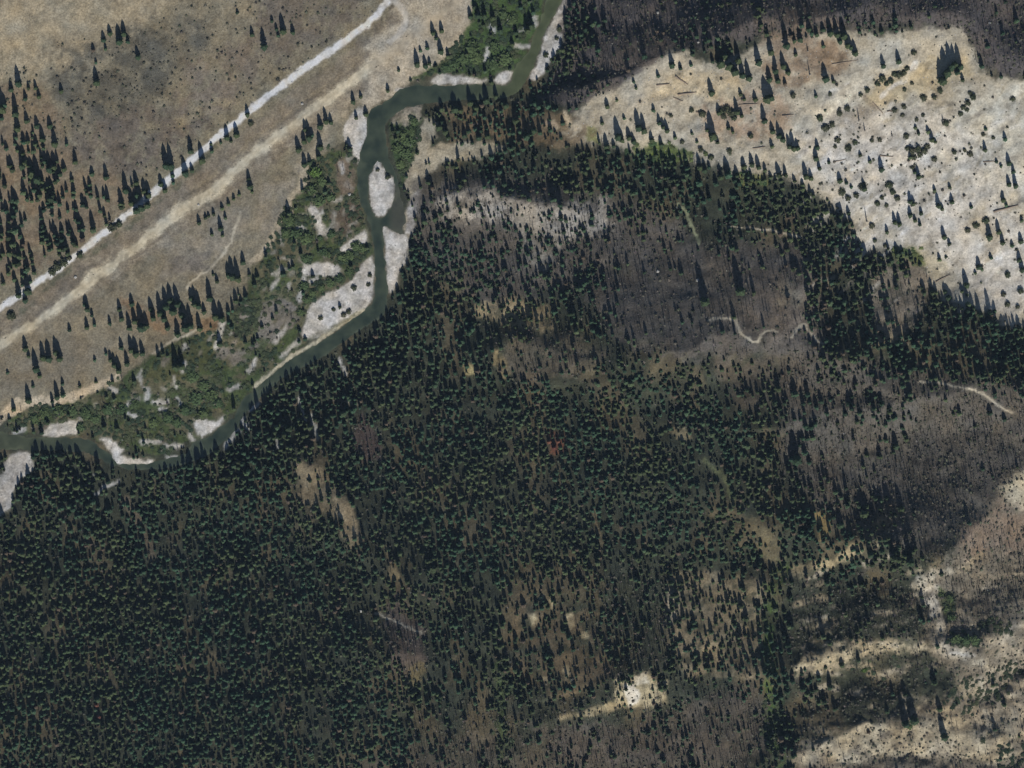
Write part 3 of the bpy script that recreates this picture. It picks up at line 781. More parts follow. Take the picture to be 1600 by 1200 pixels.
def snag_geo(rng, tw):
    parts = [tube_geo([(0, 0, -0.02), (rng.uniform(-.02, .02), rng.uniform(-.02, .02), 0.55), (rng.uniform(-.04, .04), rng.uniform(-.04, .04), 1.0)], [0.040, 0.028, 0.010], 3, False)]
    V, F = join(parts); V = [tuple(v) for v in V]; F = [tuple(f) for f in F]
    for _ in range(tw):
        z = rng.uniform(0.3, 0.92); a = rng.uniform(0, 6.283); r = rng.uniform(0.10, 0.26) * (1.2 - z)
        i = len(V)
        V += [(0, 0, z - 0.02), (r * math.cos(a), r * math.sin(a), z + 0.10), (0.6 * r * math.cos(a + 0.45), 0.6 * r * math.sin(a + 0.45), z + 0.03)]
        F.append((i, i + 1, i + 2))
    return np.array(V), np.array(F), np.ones(len(V))

def scatter_mesh(name, protos, x, y, z, rad, hgt, tint, mat, label, cat):
    """one merged mesh of many plants"""
    Vs, Fs, Cs = [], [], []; off = 0
    which = RS.randint(0, len(protos), len(x)); rot = RS.rand(len(x)) * 6.283
    tx = RS.normal(0, 0.03, len(x)); ty = RS.normal(0, 0.03, len(x))
    for q, (V, F, T) in enumerate(protos):
        m = np.where(which == q)[0]
        if not len(m): continue
        c, s = np.cos(rot[m]), np.sin(rot[m])
        vx = (V[None, :, 0] * c[:, None] - V[None, :, 1] * s[:, None]) * rad[m][:, None] + tx[m][:, None] * V[None, :, 2] * hgt[m][:, None] + x[m][:, None]
        vy = (V[None, :, 0] * s[:, None] + V[None, :, 1] * c[:, None]) * rad[m][:, None] + ty[m][:, None] * V[None, :, 2] * hgt[m][:, None] + y[m][:, None]
        vz = V[None, :, 2] * hgt[m][:, None] + z[m][:, None]
        Vs.append(np.stack([vx, vy, vz], -1).reshape(-1, 3))
        Cs.append((tint[m][:, None, :] * T[None, :, None]).reshape(-1, 3))
        f = F[None] + (np.arange(len(m)) * len(V))[:, None, None] + off
        Fs.append(f.reshape(-1, 3)); off += len(m) * len(V)
    me = build_mesh(name, np.concatenate(Vs), np.concatenate(Fs), mat, np.concatenate(Cs), False)
    return link(name, me, label, cat, "stuff")

# ------------------------------------------------------------------ where each kind of plant grows: (outline, density, softness)
CON = [ # conifers
 ([(-300,-300),(1900,-300),(1900,1500),(-300,1500)], 0.62, 10),
 (NW, 0.0, 8), (MARSH, 0.05, 3), (NMARSH, 0.06, 4), (EMARSH, 0.05, 4), ([(604,180),(664,165),(668,190),(626,296),(604,240)], 0.04, 4),
 ([(-60,150),(20,170),(60,200),(110,250),(180,285),(228,300),(206,322),(160,362),(112,400),(62,436),(30,458),(-60,505)], 0.30, 10),
 ([(-60,300),(100,300),(200,310),(150,360),(60,430),(-60,480)], 0.42, 16),
 ([(-60,820),(200,770),(430,750),(480,700),(620,600),(760,620),(850,600),(1000,580),(1150,640),(1210,740),(1170,880),(1000,930),(800,880),(660,960),(660,1260),(-60,1260)], 0.90, 30),
 ([(290,724),(340,704),(376,672),(400,640),(440,604),(520,560),(600,505),(640,430),(690,470),(640,560),(560,660),(440,740),(300,790),(200,770),(240,735)], 1.0, 10),
 ([(45,690),(80,704),(150,730),(180,740),(160,790),(60,800),(20,770),(50,740)], 0.95, 8),
 ([(660,300),(760,280),(1000,300),(1050,380),(960,480),(860,470),(740,470),(680,440),(640,400)], 0.42, 20),
 ([(640,380),(700,370),(780,400),(800,460),(700,480),(630,450)], 0.85, 16),
 ([(890,380),(950,380),(960,450),(900,460)], 0.95, 10),
 ([(960,370),(1260,370),(1290,560),(1180,590),(1000,560),(950,480)], 0.03, 40),
 ([(770,505),(880,510),(950,545),(920,590),(830,600),(780,590)], 0.22, 12),
 ([(880,236),(960,226),(1040,252),(1130,270),(1200,282),(1290,292),(1330,340),(1300,370),(1180,350),(1040,320),(900,290)], 0.62, 22),
 ([(1140,284),(1290,288),(1324,340),(1260,350),(1150,340)], 0.9, 14),
 ([(690,165),(820,140),(900,180),(940,225),(880,250),(760,225),(690,215)], 0.50, 10),
 ([(872,-60),(930,-60),(930,120),(860,130),(850,115),(876,80)], 0.72, 10),
 ([(930,-60),(1080,-60),(1060,80),(960,130),(930,160)], 0.16, 14),
 ([(1080,-60),(1200,-60),(1200,90),(1120,90),(1060,70)], 0.42, 14),
 ([(1120,60),(1210,50),(1215,120),(1150,115)], 0.6, 8),
 ([(1200,-60),(1700,-60),(1700,120),(1540,110),(1500,40),(1300,35),(1200,60)], 0.05, 14),
 (SCREE, 0.0, 5),
 ([(1254,352),(1320,330),(1350,385),(1440,400),(1420,430),(1360,440),(1372,540),(1340,600),(1300,620),(1260,520)], 0.78, 8),
 ([(1300,360),(1345,385),(1352,560),(1300,560)], 0.95, 8),
 ([(1360,430),(1450,420),(1455,480),(1420,520),(1366,520)], 0.22, 8),
 ([(1360,540),(1440,500),(1456,468),(1480,484),(1520,475),(1560,500),(1610,508),(1700,520),(1700,600),(1540,600),(1400,600)], 0.85, 6),
 ([(1230,590),(1440,610),(1620,620),(1620,700),(1540,770),(1440,870),(1380,790),(1250,740)], 0.12, 24),
 ([(1250,600),(1440,600),(1440,700),(1260,700)], 0.42, 20),
 ([(1440,640),(1620,650),(1540,760),(1440,840),(1400,760)], 0.025, 16),
 ([(1190,760),(1260,770),(1370,830),(1420,860),(1340,850),(1230,870)], 0.66, 10),
 ([(1320,850),(1440,870),(1430,900),(1380,915),(1320,905)], 0.9, 8),
 ([(1230,905),(1440,915),(1460,1000),(1240,1000)], 0.09, 26),
 ([(1440,690),(1700,690),(1700,1260),(1240,1260),(1240,1170),(1380,1130),(1450,1060)], 0.015, 14),
 ([(1230,1000),(1480,1000),(1480,1120),(1300,1160),(1230,1120)], 0.05, 10),
 ([(1250,1050),(1300,1060),(1300,1110),(1250,1120)], 0.6, 8),
 ([(1180,880),(1212,890),(1218,1000),(1222,1180),(1190,1200),(1176,1000)], 0.72, 22),
 ([(1040,880),(1190,890),(1185,1060),(1060,1070)], 0.48, 10),
 ([(930,880),(1040,890),(1040,1040),(970,1050),(950,960)], 0.26, 14),
 ([(790,920),(960,950),(960,1060),(800,1080)], 0.60, 10),
 ([(640,1100),(800,1100),(1190,1070),(1190,1260),(640,1260)], 0.26, 30),
 ([(760,1030),(790,1030),(800,1180),(780,1220),(770,1120)], 0.9, 8),
 ([(610,950),(668,985),(668,1060),(640,1070),(605,1010)], 0.10, 8),
 ([(560,640),(590,680),(600,720),(570,720),(545,690)], 0.15, 6),
 ([(462,722),(500,722),(530,775),(556,792),(570,850),(560,865),(520,800),(470,780)], 0.36, 6),
 ([(1330,885),(1400,885),(1400,905),(1340,912)], 0.0, 4), 
 ([(1460,985),(1540,985),(1540,1012),(1475,1012)], 0.0, 4),
]
NOTREE = [([(986,1064),(1016,1050),(1018,1070),(1002,1106),(978,1106)], 4), ([(826,954),(842,956),(842,984),(832,986)], 3), ([(882,956),(900,960),(900,982),(890,988)], 3),
 ([(1040,676),(1066,674),(1078,690)], 3), ([(528,780),(552,792),(560,824),(548,826),(532,806)], 4), ([(1212,898),(1262,880),(1270,892),(1226,906)], 3), ([(1340,884),(1376,886),(1374,900)], 3)]
NOLINES = [([(466,620),(472,640),(477,656)], 3), ([(486,648),(491,664),(497,684)], 4), ([(432,688),(437,700)], 3), ([(530,560),(534,572),(540,586)], 3.5), ([(150,772),(164,760),(184,752)], 4),
 ([(928,796),(934,830),(946,862)], 3), ([(1100,720),(1130,750),(1145,785)], 5), ([(1170,800),(1205,850),(1212,875)], 9), ([(588,957),(622,973),(660,990)], 4), ([(880,1122),(920,1112),(962,1100)], 5), ([(864,190),(868,200)], 4), ([(884,176),(900,200)], 5)]
BRUSH = [ # leafless grey brush and standing dead stems
 ([(-300,-300),(1900,-300),(1900,1500),(-300,1500)], 0.10, 10),
 (NW, 0.0, 8),
 ([(880,-60),(1700,-60),(1700,115),(1545,105),(1500,44),(1320,40),(1180,60),(1030,92),(960,140),(900,170),(850,150),(880,60)], 0.85, 10),
 ([(640,290),(1000,290),(1250,370),(1290,560),(1000,560),(900,460),(760,470),(650,420)], 0.45, 20),
 ([(960,370),(1260,370),(1290,560),(1100,560),(950,480)], 0.4, 46),
 ([(770,505),(880,510),(940,550),(920,590),(800,600)], 0.6, 10),
 ([(1230,560),(1620,600),(1620,720),(1540,760),(1440,870),(1200,760)], 0.85, 20),
 ([(1360,430),(1450,420),(1455,480),(1420,520),(1366,520)], 0.4, 8),
 ([(930,880),(1040,890),(1040,1040),(960,1060),(900,900)], 0.8, 14),
 ([(1230,905),(1440,915),(1460,1000),(1240,1000)], 0.85, 14),
 ([(1320,1010),(1480,1010),(1460,1060),(1340,1060)], 0.7, 12),
 ([(1300,1070),(1480,1060),(1480,1120),(1340,1125)], 0.8, 12),
 ([(1440,820),(1640,800),(1640,960),(1480,980),(1440,900)], 0.5, 14),
 ([(1500,860),(1640,840),(1640,930),(1540,980),(1480,985)], 0.8, 10),
 ([(1480,1020),(1700,1000),(1700,1260),(1240,1260),(1240,1190)], 0.22, 16),
 ([(640,1100),(1190,1060),(1240,1180),(1100,1260),(640,1260)], 0.7, 24),
 ([(605,950),(668,985),(668,1060),(640,1070),(605,1010)], 0.9, 8),
 ([(545,640),(590,670),(600,720),(565,720),(540,690)], 0.9, 8),
 (SCREE, 0.0, 6),
]
WIL = [ # leafy willow thicket
 (MARSH, 0.38, 4), (NMARSH, 0.62, 4), (EMARSH, 0.60, 4),
 ([(612,172),(660,168),(664,188),(630,200),(612,194)], 0.12, 4),
 ([(478,258),(520,225),(530,250),(528,300),(500,312),(480,330),(470,300)], 0.85, 5),
 ([(440,320),(490,330),(490,370),(460,380),(430,372)], 0.95, 5),
 ([(540,312),(572,320),(576,352),(560,362),(540,350)], 0.9, 5),
 ([(526,252),(548,252),(556,300),(528,306)], 0.12, 3), ([(512,330),(540,330),(566,352),(540,364),(515,350)], 0.2, 3),
 ([(510,350),(548,362),(540,380),(520,388),(506,372)], 0.75, 4), ([(528,392),(580,378),(580,400),(550,412),(530,414)], 0.9, 4),
 ([(466,400),(520,380),(530,404),(476,416)], 0.7, 4),
 ([(470,440),(540,424),(560,418),(530,446),(500,462),(480,480),(466,500),(452,520),(470,470)], 0.95, 4),
 ([(396,440),(440,440),(450,466),(410,476),(392,460)], 0.85, 5),
 ([(345,508),(378,474),(402,474),(404,500),(384,520)], 1.0, 4),
 ([(404,476),(450,470),(470,490),(450,520),(420,540),(395,545),(400,510)], 0.15, 4),
 ([(335,540),(398,540),(390,560),(360,570),(336,562)], 0.15, 4),
 ([(260,560),(330,530),(335,570),(270,600),(225,592)], 0.22, 6),
 ([(300,560),(350,570),(340,640),(300,650),(270,620)], 0.75, 6),
 ([(48,640),(120,636),(170,630),(230,640),(240,670),(200,690),(130,676),(125,660),(80,660),(24,672)], 0.9, 4),
 ([(400,560),(460,530),(470,538),(410,590)], 0.75, 4),
 ([(700,60),(740,60),(760,100),(700,110)], 1.0, 4),
 ([(880,60),(886,84),(866,118),(842,130),(850,116),(868,92)], 0.7, 3),
 ([(970,228),(1040,222),(1110,240),(1090,262),(1000,252)], 0.55, 6), ([(1150,270),(1200,270),(1200,290),(1160,292)], 0.5, 5), ([(1390,386),(1440,386),(1446,410),(1400,420)], 0.6, 4), ([(1470,925),(1492,935),(1490,970),(1476,970)], 0.7, 4),
 ([(1470,990),(1530,990),(1536,1012),(1482,1012)], 1.0, 4), ([(1550,1036),(1640,1030),(1640,1062),(1570,1058)], 1.0, 4), ([(1530,970),(1580,968),(1570,995),(1520,985)], 0.7, 5),
 ([(1190,1090),(1230,1090),(1225,1190),(1196,1190)], 0.6, 6), ([(770,1040),(795,1040),(800,1180),(780,1200)], 0.35, 6), ([(1500,1060),(1560,1050),(1570,1090),(1530,1100)], 0.6, 8), ([(1480,1070),(1530,1080),(1520,1110),(1470,1100)], 0.5, 8), ([(1520,1055),(1580,1060),(1570,1100),(1525,1095)], 0.7, 10), ([(1540,1170),(1620,1150),(1640,1210),(1560,1210)], 0.4, 12),
 ([(1320,1040),(1400,1020),(1450,1040),(1400,1060)], 0.12, 8),
]
def density(px, py, L, base=0.0):
    qx = px + 6 * fbm(px, py, 30, 131, 2); qy = py + 6 * fbm(px, py, 30, 137, 2)
    d = np.full(px.shape, base)
    for p, v, s in L:
        a = 1 - sstep(-s, s, boxed_sdf(qx, qy, p, s + 4))
        d = d * (1 - a) + v * a
    return d

def grid_points(cell, x0=-90, y0=-90, x1=1690, y1=1290, jit=0.48):
    a, b2 = np.meshgrid(np.arange(x0, x1, cell), np.arange(y0, y1, cell * 0.9))
    a = a + (np.arange(a.shape[0]) % 2)[:, None] * cell * 0.5
    a = a + RS.uniform(-jit, jit, a.shape) * cell; b2 = b2 + RS.uniform(-jit, jit, a.shape) * cell
    return a.ravel(), b2.ravel()

def keep_clear(px, py, gap):
    k = river_sdf(px, py) > gap
    for nm, (lb, p) in BARS.items(): k &= boxed_sdf(px, py, p, 20) > gap * 0.6
    k &= boxed_sdf(px, py, ISLAND, 20) > 1
    k &= boxed_sdf(px, py, WROAD, 30, True) > 7
    k &= boxed_sdf(px, py, SANDLINE, 20, True) > 4
    k &= (boxed_sdf(px, py, SAND, 20) > -2) | (vnoise(px / 5, py / 5, 9) > 0.86)
    for q_, s_ in LENS: k &= boxed_sdf(px, py, q_, 12, True) > s_
    for nm, p, hw in PATHS: k &= boxed_sdf(px, py, p, 20, True) > hw + 1.5
    return k

G1 = "conifers on the meadow north of the white road"
G2 = "conifers along the white road"
G3 = "conifers on the terrace below the cleared strip"
G4 = "conifers by the river"
G5 = "conifers on the rock slide"
G6 = "conifers under the rock slide ridge"
G7 = "conifers on the south-east spurs"
CLUSTERS = [
 ("in the small grove amid the north meadow", G1, [(172,53,17),(162,63,18),(187,66,30),(194,54,24),(200,66,16),(165,77,12),(146,79,15),(216,90,21)]),
 ("below the small meadow grove, half bare around", G1, [(151,130,28),(150,98,10),(96,143,17)]),
 ("at the upper tip of the meadow forest", G1, [(30,132,31),(45,138,14),(56,138,17),(61,152,17),(40,155,18),(18,141,19)]),
 ("along the upper margin of the meadow forest", G1, [(25,180,36),(3,172,42),(28,202,28),(42,190,20),(78,198,19),(58,198,20),(67,219,26),(86,226,29),(104,226,14),(44,222,19)]),
 ("on orange ground inside the meadow forest edge", G1, [(10,233,16),(35,261,34),(60,282,40),(78,266,31),(100,265,19),(94,273,19),(118,254,24)]),
 ("where the meadow forest thins towards the white road", G1, [(166,278,25),(197,299,33),(213,287,23),(226,300,24)]),
 ("on the meadow near the white road's upper end", G1, [(425,33,12),(443,50,31),(458,51,18),(413,74,33),(432,46,13),(435,56,12)]),
 ("near the top of the meadow between grove and road", G1, [(394,55,17),(371,20,10)]),
 ("in the lower run shading the white road", G2, [(252,288,20),(258,298,21),(271,286,14),(260,260,36),(268,262,38),(270,275,16)]),
 ("in the middle run shading the white road", G2, [(290,272,30),(300,267,16),(298,237,27),(316,252,32),(331,237,16),(330,226,8)]),
 ("in the upper run on the white road's verge", G2, [(345,223,9),(355,216,24),(370,212,23),(387,180,20),(361,221,10)]),
 ("straddling the white road at the forest corner", G2, [(214,330,36),(222,326,40),(231,322,34),(232,306,26),(206,318,28)]),
 ("standing over the white road near the frame edge", G2, [(30,462,30),(44,456,34),(40,470,20)]),
 ("in the short line beside the sandy bank path", G3, [(311,349,16),(321,341,12),(326,338,10),(334,335,13),(345,358,24),(348,368,14),(331,367,13),(347,326,13),(352,341,13)]),
 ("loosely lined above the sandy bank path", G3, [(357,319,13),(365,311,12),(374,305,10),(391,293,28),(389,280,18),(394,300,12)]),
 ("beside the dirt track at the terrace top", G3, [(133,476,16),(137,484,26),(144,493,14),(136,512,20),(148,508,14),(109,516,15),(172,506,16),(187,484,20),(190,499,20)]),
 ("in the terrace row's left half below the track", G3, [(206,476,20),(203,513,28),(211,503,26),(222,513,40),(229,511,26),(236,484,22),(240,498,32),(251,490,36),(257,499,30)]),
 ("in the crowded middle of the terrace row", G3, [(260,480,34),(267,471,30),(278,476,34),(271,488,32),(262,513,18),(285,494,28),(291,513,42),(298,510,38),(278,523,28)]),
 ("at the terrace row's right end by the path", G3, [(299,467,20),(305,476,32),(311,479,28),(312,514,28),(328,467,34),(337,496,32),(346,499,30),(319,488,18)]),
 ("between the path bend and the river bushes", G3, [(339,440,15),(333,429,9),(357,431,24),(364,434,34),(372,437,36),(380,411,20),(369,471,22),(384,465,20),(398,446,20),(390,430,12)]),
 ("in the lower terrace clump near the left edge", G3, [(40,546,23),(45,557,14),(57,578,34),(68,560,28),(77,562,32),(88,552,28),(94,561,32),(62,588,16)]),
 ("scattered along the cream bank above the marsh", G3, [(45,626,28),(90,621,28),(22,640,20),(150,597,10),(12,583,9),(98,600,14),(52,604,12),(125,604,11)]),
 ("at the marsh corner of the lower terrace", G3, [(190,544,20),(206,548,26),(213,554,30),(223,553,24),(199,569,24),(186,580,26),(179,571,22),(173,563,18),(166,553,12),(148,563,11)]),
 ("rising out of the olive marsh", G4, [(276,574,38),(284,573,32),(344,538,24),(176,597,15),(210,597,18),(163,668,20),(183,670,18)]),
 ("on the upper river terrace beside the dirt track", G4, [(510,191,25),(517,192,18),(501,199,22),(477,203,20),(483,217,31),(475,222,20),(467,235,25),(501,231,28),(488,212,16)]),
 ("at the sandy corner above the bright green willow", G4, [(476,258,22),(484,255,18),(498,246,20),(492,262,14)]),
 ("on the sand by the upper river bend", G4, [(552,160,20),(564,152,14),(572,179,17),(557,185,16),(606,142,16),(623,110,10)]),
 ("above the upper bend at the strip's sandy end", G4, [(677,52,22),(690,49,19),(682,61,15),(689,81,24),(668,76,15),(652,102,28),(665,104,20),(657,80,12),(671,100,16)]),
 ("at the top edge beside the river willows", G4, [(735,27,20),(747,26,26),(757,27,26),(770,29,24),(741,12,16)]),
 ("among willows west of the upper river", G4, [(758,112,16),(782,50,26),(806,52,18),(824,48,30),(830,42,28),(800,70,18),(768,130,18)]),
 ("shading the river's westward reach", G4, [(711,172,34),(719,174,24),(735,162,32),(744,170,28),(760,158,30),(775,152,22),(790,166,26),(806,190,34)]),
 ("behind the sandy corridor east of the river", G4, [(686,200,26),(696,207,28),(726,213,22),(732,206,18),(748,216,26),(762,214,24),(834,205,24),(700,216,18)]),
 ("in the willows on the east side of the river", G4, [(614,206,16),(622,206,18),(618,218,14),(625,216,12)]),
 ("on the large gravel bar and clearing beside it", G4, [(489,432,16),(531,480,12),(474,458,16)]),
 ("on the marsh edge right of the terrace path", G4, [(416,402,16),(402,434,18),(452,420,14),(458,418,16),(410,512,16),(426,498,12),(432,488,16),(462,326,10)]),
 ("on upper cream ground, well apart from one another", G5, [(1112,147,26),(990,128,11),(994,138,9),(1028,119,14),(1050,103,26),(1063,107,15),(1034,88,8),(1080,102,11)]),
 ("in the left clump low on the cream slope", G5, [(949,167,17),(964,157,8),(975,185,11),(966,215,32),(972,220,22),(983,216,20),(990,222,17),(941,193,12)]),
 ("in the middle clump low on the cream slope", G5, [(998,201,32),(1006,206,30),(1021,173,16),(1030,193,17),(1036,199,18),(1042,205,22),(1033,227,18),(1018,220,20),(1025,244,18),(1055,216,15)]),
 ("around the pinkish patch on the cream slope", G5, [(1113,215,44),(1105,204,14),(1121,223,14),(1123,177,18),(1138,201,16),(1145,207,11),(1152,176,27),(1159,182,16),(1081,209,9),(1089,222,9)]),
 ("in a column right of the pinkish patch", G5, [(1157,148,14),(1163,156,11),(1180,156,17),(1194,190,30),(1198,156,40),(1204,154,30),(1202,125,24)]),
 ("along the shaded brow left of the ridge grove", G6, [(1126,102,40),(1140,106,40),(1148,113,42),(1160,119,32),(1170,123,30),(1185,99,32),(1133,90,30),(1154,96,34)]),
 ("between the shaded brow and the brown hollow", G6, [(1204,83,30),(1211,113,28),(1224,105,26),(1231,114,20),(1215,127,22),(1226,132,16),(1243,86,16)]),
 ("in the dark ridge grove's left part", G6, [(1264,47,26),(1229,73,38),(1250,63,22),(1241,65,17),(1276,55,20),(1268,53,16),(1286,47,17),(1286,73,14)]),
 ("in the dark ridge grove's right part", G6, [(1297,53,27),(1308,56,30),(1318,58,34),(1324,73,26),(1329,75,22),(1336,84,24),(1312,66,20)]),
 ("standing alone on bright upper scree below the grove", G5, [(1290,124,28),(1302,128,14),(1275,151,12)]),
 ("side by side on bare cream ground below the ridge", G5, [(1380,104,20),(1404,97,21)]),
 ("in the tight tall clump under the dark ridge", G6, [(1472,127,40),(1478,116,42),(1485,107,40),(1490,103,34),(1499,106,38),(1504,126,16),(1495,114,26),(1468,124,14)]),
 ("slanting down the left margin of grey scree", G5, [(1277,231,17),(1275,248,20),(1280,264,16),(1259,277,26),(1267,279,18)]),
 ("bunched at the cream slope's lower edge", G5, [(1217,213,26),(1207,206,20),(1223,219,22),(1233,230,22),(1240,233,30),(1246,232,18),(1206,230,16)]),
 ("along the seam between cream slope and dark forest", G5, [(1093,263,26),(1101,267,22),(1126,278,24),(1151,275,20),(1162,262,20),(1175,258,22),(1185,262,22),(1195,267,16),(948,230,24),(959,229,16)]),
 ("spread over the middle of the grey scree", G5, [(1295,254,11),(1344,243,10),(1359,253,13),(1377,266,24),(1430,200,11),(1435,209,11),(1450,207,15),(1456,219,18),(1461,222,10)]),
 ("on grey scree above the bare broad tree", G5, [(1312,283,17),(1350,296,22),(1322,286,11),(1330,293,10),(1422,247,14),(1435,277,21),(1429,270,12)]),
 ("in the line down the scree's centre", G5, [(1422,316,20),(1427,319,17),(1422,337,17),(1430,345,14),(1437,351,13),(1439,334,16),(1398,348,20),(1405,351,22)]),
 ("on white scree near the centre of the slide", G5, [(1460,298,13),(1484,293,11),(1466,322,24),(1472,327,14),(1487,316,17),(1386,363,15),(1517,324,13)]),
 ("on the scree's far right flank, upper part", G5, [(1540,202,10),(1570,218,16),(1539,235,17),(1557,253,10),(1564,260,9),(1576,256,20),(1583,269,17),(1576,289,18),(1586,291,22)]),
 ("on the scree's far right flank, middle part", G5, [(1567,313,18),(1572,321,12),(1546,371,24),(1560,363,22),(1566,380,22),(1581,384,15),(1595,378,18),(1596,345,14)]),
 ("on the lower pale fan of the slide", G5, [(1475,371,20),(1483,382,14),(1468,406,16),(1478,402,8),(1548,403,13),(1529,418,20),(1534,421,12),(1524,427,9),(1510,446,28)]),
 ("at the bottom right margin of the pale fan", G5, [(1592,407,18),(1597,423,26),(1482,466,24),(1476,456,18),(1503,456,12),(1511,461,10),(1554,486,15),(1367,398,16)]),
 ("above the tan ledge on the southern spur", G7, [(1340,863,20),(1360,866,30),(1378,862,20),(1367,876,22),(1395,872,38),(1402,874,30),(1422,879,42),(1441,873,15)]),
 ("casting long shadows across the dark brush slope", G7, [(1350,803,50),(1313,821,30),(1408,796,30),(1243,719,50),(1238,783,22),(1216,776,30)]),
 ("alone on the dark slope above the winding path", G7, [(1101,472,58),(1157,456,56)]),
 ("along the upper pale spur crest", G7, [(1341,1031,20),(1290,1043,13),(1296,1073,26),(1315,1039,17),(1238,1053,12),(1254,1076,28),(1268,1080,20),(1459,1066,28)]),
 ("throwing paired shadows over the lower dark hollow", G7, [(1415,1131,44),(1427,1126,44),(1468,1108,22),(1475,1151,36),(1386,1112,18)]),
]
SHRUBS = [
 ("in the diagonal bush row below the ridge", "shrubs on the rock slide", [(1417,107,4),(1412,114,4),(1405,117,5),(1398,116,4),(1392,127,4),(1378,123,5),(1385,131,3.5),(1370,131,3.5),(1355,141,4),(1345,148,3)], 's', 'shrub'),
 ("on cream scree under the bush row", "shrubs on the rock slide", [(1443,153,5),(1460,152,4),(1412,167,4),(1397,172,4),(1469,142,4),(1428,82,4),(1413,140,3),(1425,130,3)], 's', 'shrub'),
 ("left of the dark debris hollow", "shrubs on the rock slide", [(1312,177,4),(1324,170,4),(1281,185,5),(1290,200,5.5),(1300,195,4.5),(1239,150,4),(1297,147,3)], 's', 'shrub'),
 ("below the dark debris hollow", "shrubs on the rock slide", [(1309,219,4.5),(1336,223,4),(1326,232,5),(1305,229,3),(1362,220,3),(1375,219,3),(1416,213,4),(1410,180,3)], 's', 'shrub'),
 ("in the slanting dotted line, upper right slide", "shrubs on the rock slide", [(1521,152,4.5),(1512,161,4.5),(1505,168,3.5),(1511,172,3),(1501,178,3.5),(1516,146,3),(1582,155,4),(1478,192,5)], 's', 'shrub'),
 ("dotting the right part of the grey scree", "shrubs on the rock slide", [(1516,241,4),(1507,235,3),(1491,238,3.5),(1460,249,4),(1426,262,3.5),(1442,180,3),(1432,187,3),(1536,210,3),(1552,215,3)], 's', 'shrub'),
 ("around the grey debris patch in mid scree", "shrubs on the rock slide", [(1425,236,5),(1434,233,5),(1444,236,4.5),(1449,229,4),(1437,242,4),(1427,246,4.5),(1418,232,3.5)], 's', 'shrub'),
 ("low on grey scree beside the bare broad tree", "shrubs on the rock slide", [(1316,300,5),(1338,306,4),(1348,291,6),(1362,353,4),(1371,318,3.5),(1378,309,3),(1385,321,3),(1395,300,4),(1389,289,5),(1402,310,4),(1325,310,4)], 's', 'shrub'),
 ("near the lower tip of the slide", "shrubs on the rock slide", [(1367,376,3),(1383,384,3),(1574,430,4),(1568,460,3.5),(1574,476,4),(1595,455,4),(1590,480,3),(1540,345,5),(1525,352,5),(1512,360,4)], 's', 'shrub'),
 ("on the edge of the cream slope beside forest", "shrubs on the rock slide", [(1081,172,3.5),(1098,178,5),(1095,234,4),(1066,222,3.5),(1111,246,4),(1140,236,4),(1173,213,4),(1048,181,3)], 's', 'shrub'),
 ("around the brown patch between conifers", "shrubs on the rock slide", [(1128,174,5),(1136,172,5.5),(1143,178,5),(1131,182,4),(1147,185,4)], 's', 'shrub'),
 ("at the sandy terrace corner beside the river conifers", "single willows", [(492,268,8)], 'b', 'willow_bush'),
 ("alone in the brown hollow between pale spurs", "single willows", [(1350,1047,4)], 'b', 'willow_bush'),
 ("at the north-west rim of the marsh", "round willows in the marsh", [(498,314,9),(486,296,8),(516,308,7),(502,284,8),(460,366,9),(478,372,9),(446,364,7),(451,344,9)], 'w', 'willow_bush'),
 ("on the gravel mosaic above the largest bar", "round willows in the marsh", [(500,372,4),(518,366,6),(556,384,7),(546,400,7),(566,388,6),(505,394,6),(534,402,7),(512,398,5),(478,404,7)], 'w', 'willow_bush'),
 ("lining the upper edge of the largest gravel bar", "round willows in the marsh", [(480,468,6),(488,458,6),(502,450,6),(516,442,6),(530,436,6),(546,426,6),(470,488,6),(474,448,7)], 'w', 'willow_bush'),
 ("dotting the largest gravel bar itself", "round willows in the marsh", [(553,450,4),(521,484,3),(501,497,3.5),(545,487,4),(537,492,3.5),(578,430,3.5),(576,445,3)], 's', 'willow_bush'),
 ("in the dense lower marsh left of the river", "round willows in the marsh", [(300,588,8),(318,602,8),(306,622,9),(330,618,8),(288,640,8),(276,660,8),(340,630,7),(262,652,8),(240,660,7),(318,646,7)], 'w', 'willow_bush'),
 ("in the west marsh below the cream bank", "round willows in the marsh", [(70,646,8),(92,642,8),(112,644,8),(134,646,8),(150,654,7),(54,654,7),(126,668,6),(168,640,8),(190,640,8),(210,632,7)], 'w', 'willow_bush'),
 ("on the island shore of the mid river gravel", "round willows in the marsh", [(606,277,4),(590,266,3)], 's', 'willow_bush'),
 ("between sand corridor and river, east bank", "round willows in the marsh", [(628,212,8),(640,222,8),(622,232,8),(634,240,8),(626,256,7),(642,206,7),(646,190,6)], 'w', 'willow_bush'),
 ("around the big round bush in the north marsh", "round willows in the marsh", [(736,76,11),(724,92,10),(745,90,9),(712,100,8),(698,106,7),(770,100,9),(790,92,9),(772,72,8),(800,30,8),(786,22,7)], 'w', 'willow_bush'),
 ("on the upper river gravel beside dark forest", "single willows", [(853,86,4),(874,46,4),(870,60,3)], 's', 'willow_bush'),
 ("on the white road's southern verge", "verge bushes", [(90,417,6),(100,410,6),(82,425,5),(176,356,6),(186,350,5),(125,398,5),(18,494,6),(392,193,4),(108,404,4)], 's', 'shrub'),
 ("along the south-east pale gully", "gully bushes", [(1484,936,5),(1480,952,5),(1486,966,5),(1470,930,4),(1494,1000,7),(1508,1002,8),(1522,1002,7),(1422,1136,4)], 'w', 'willow_bush'),
]
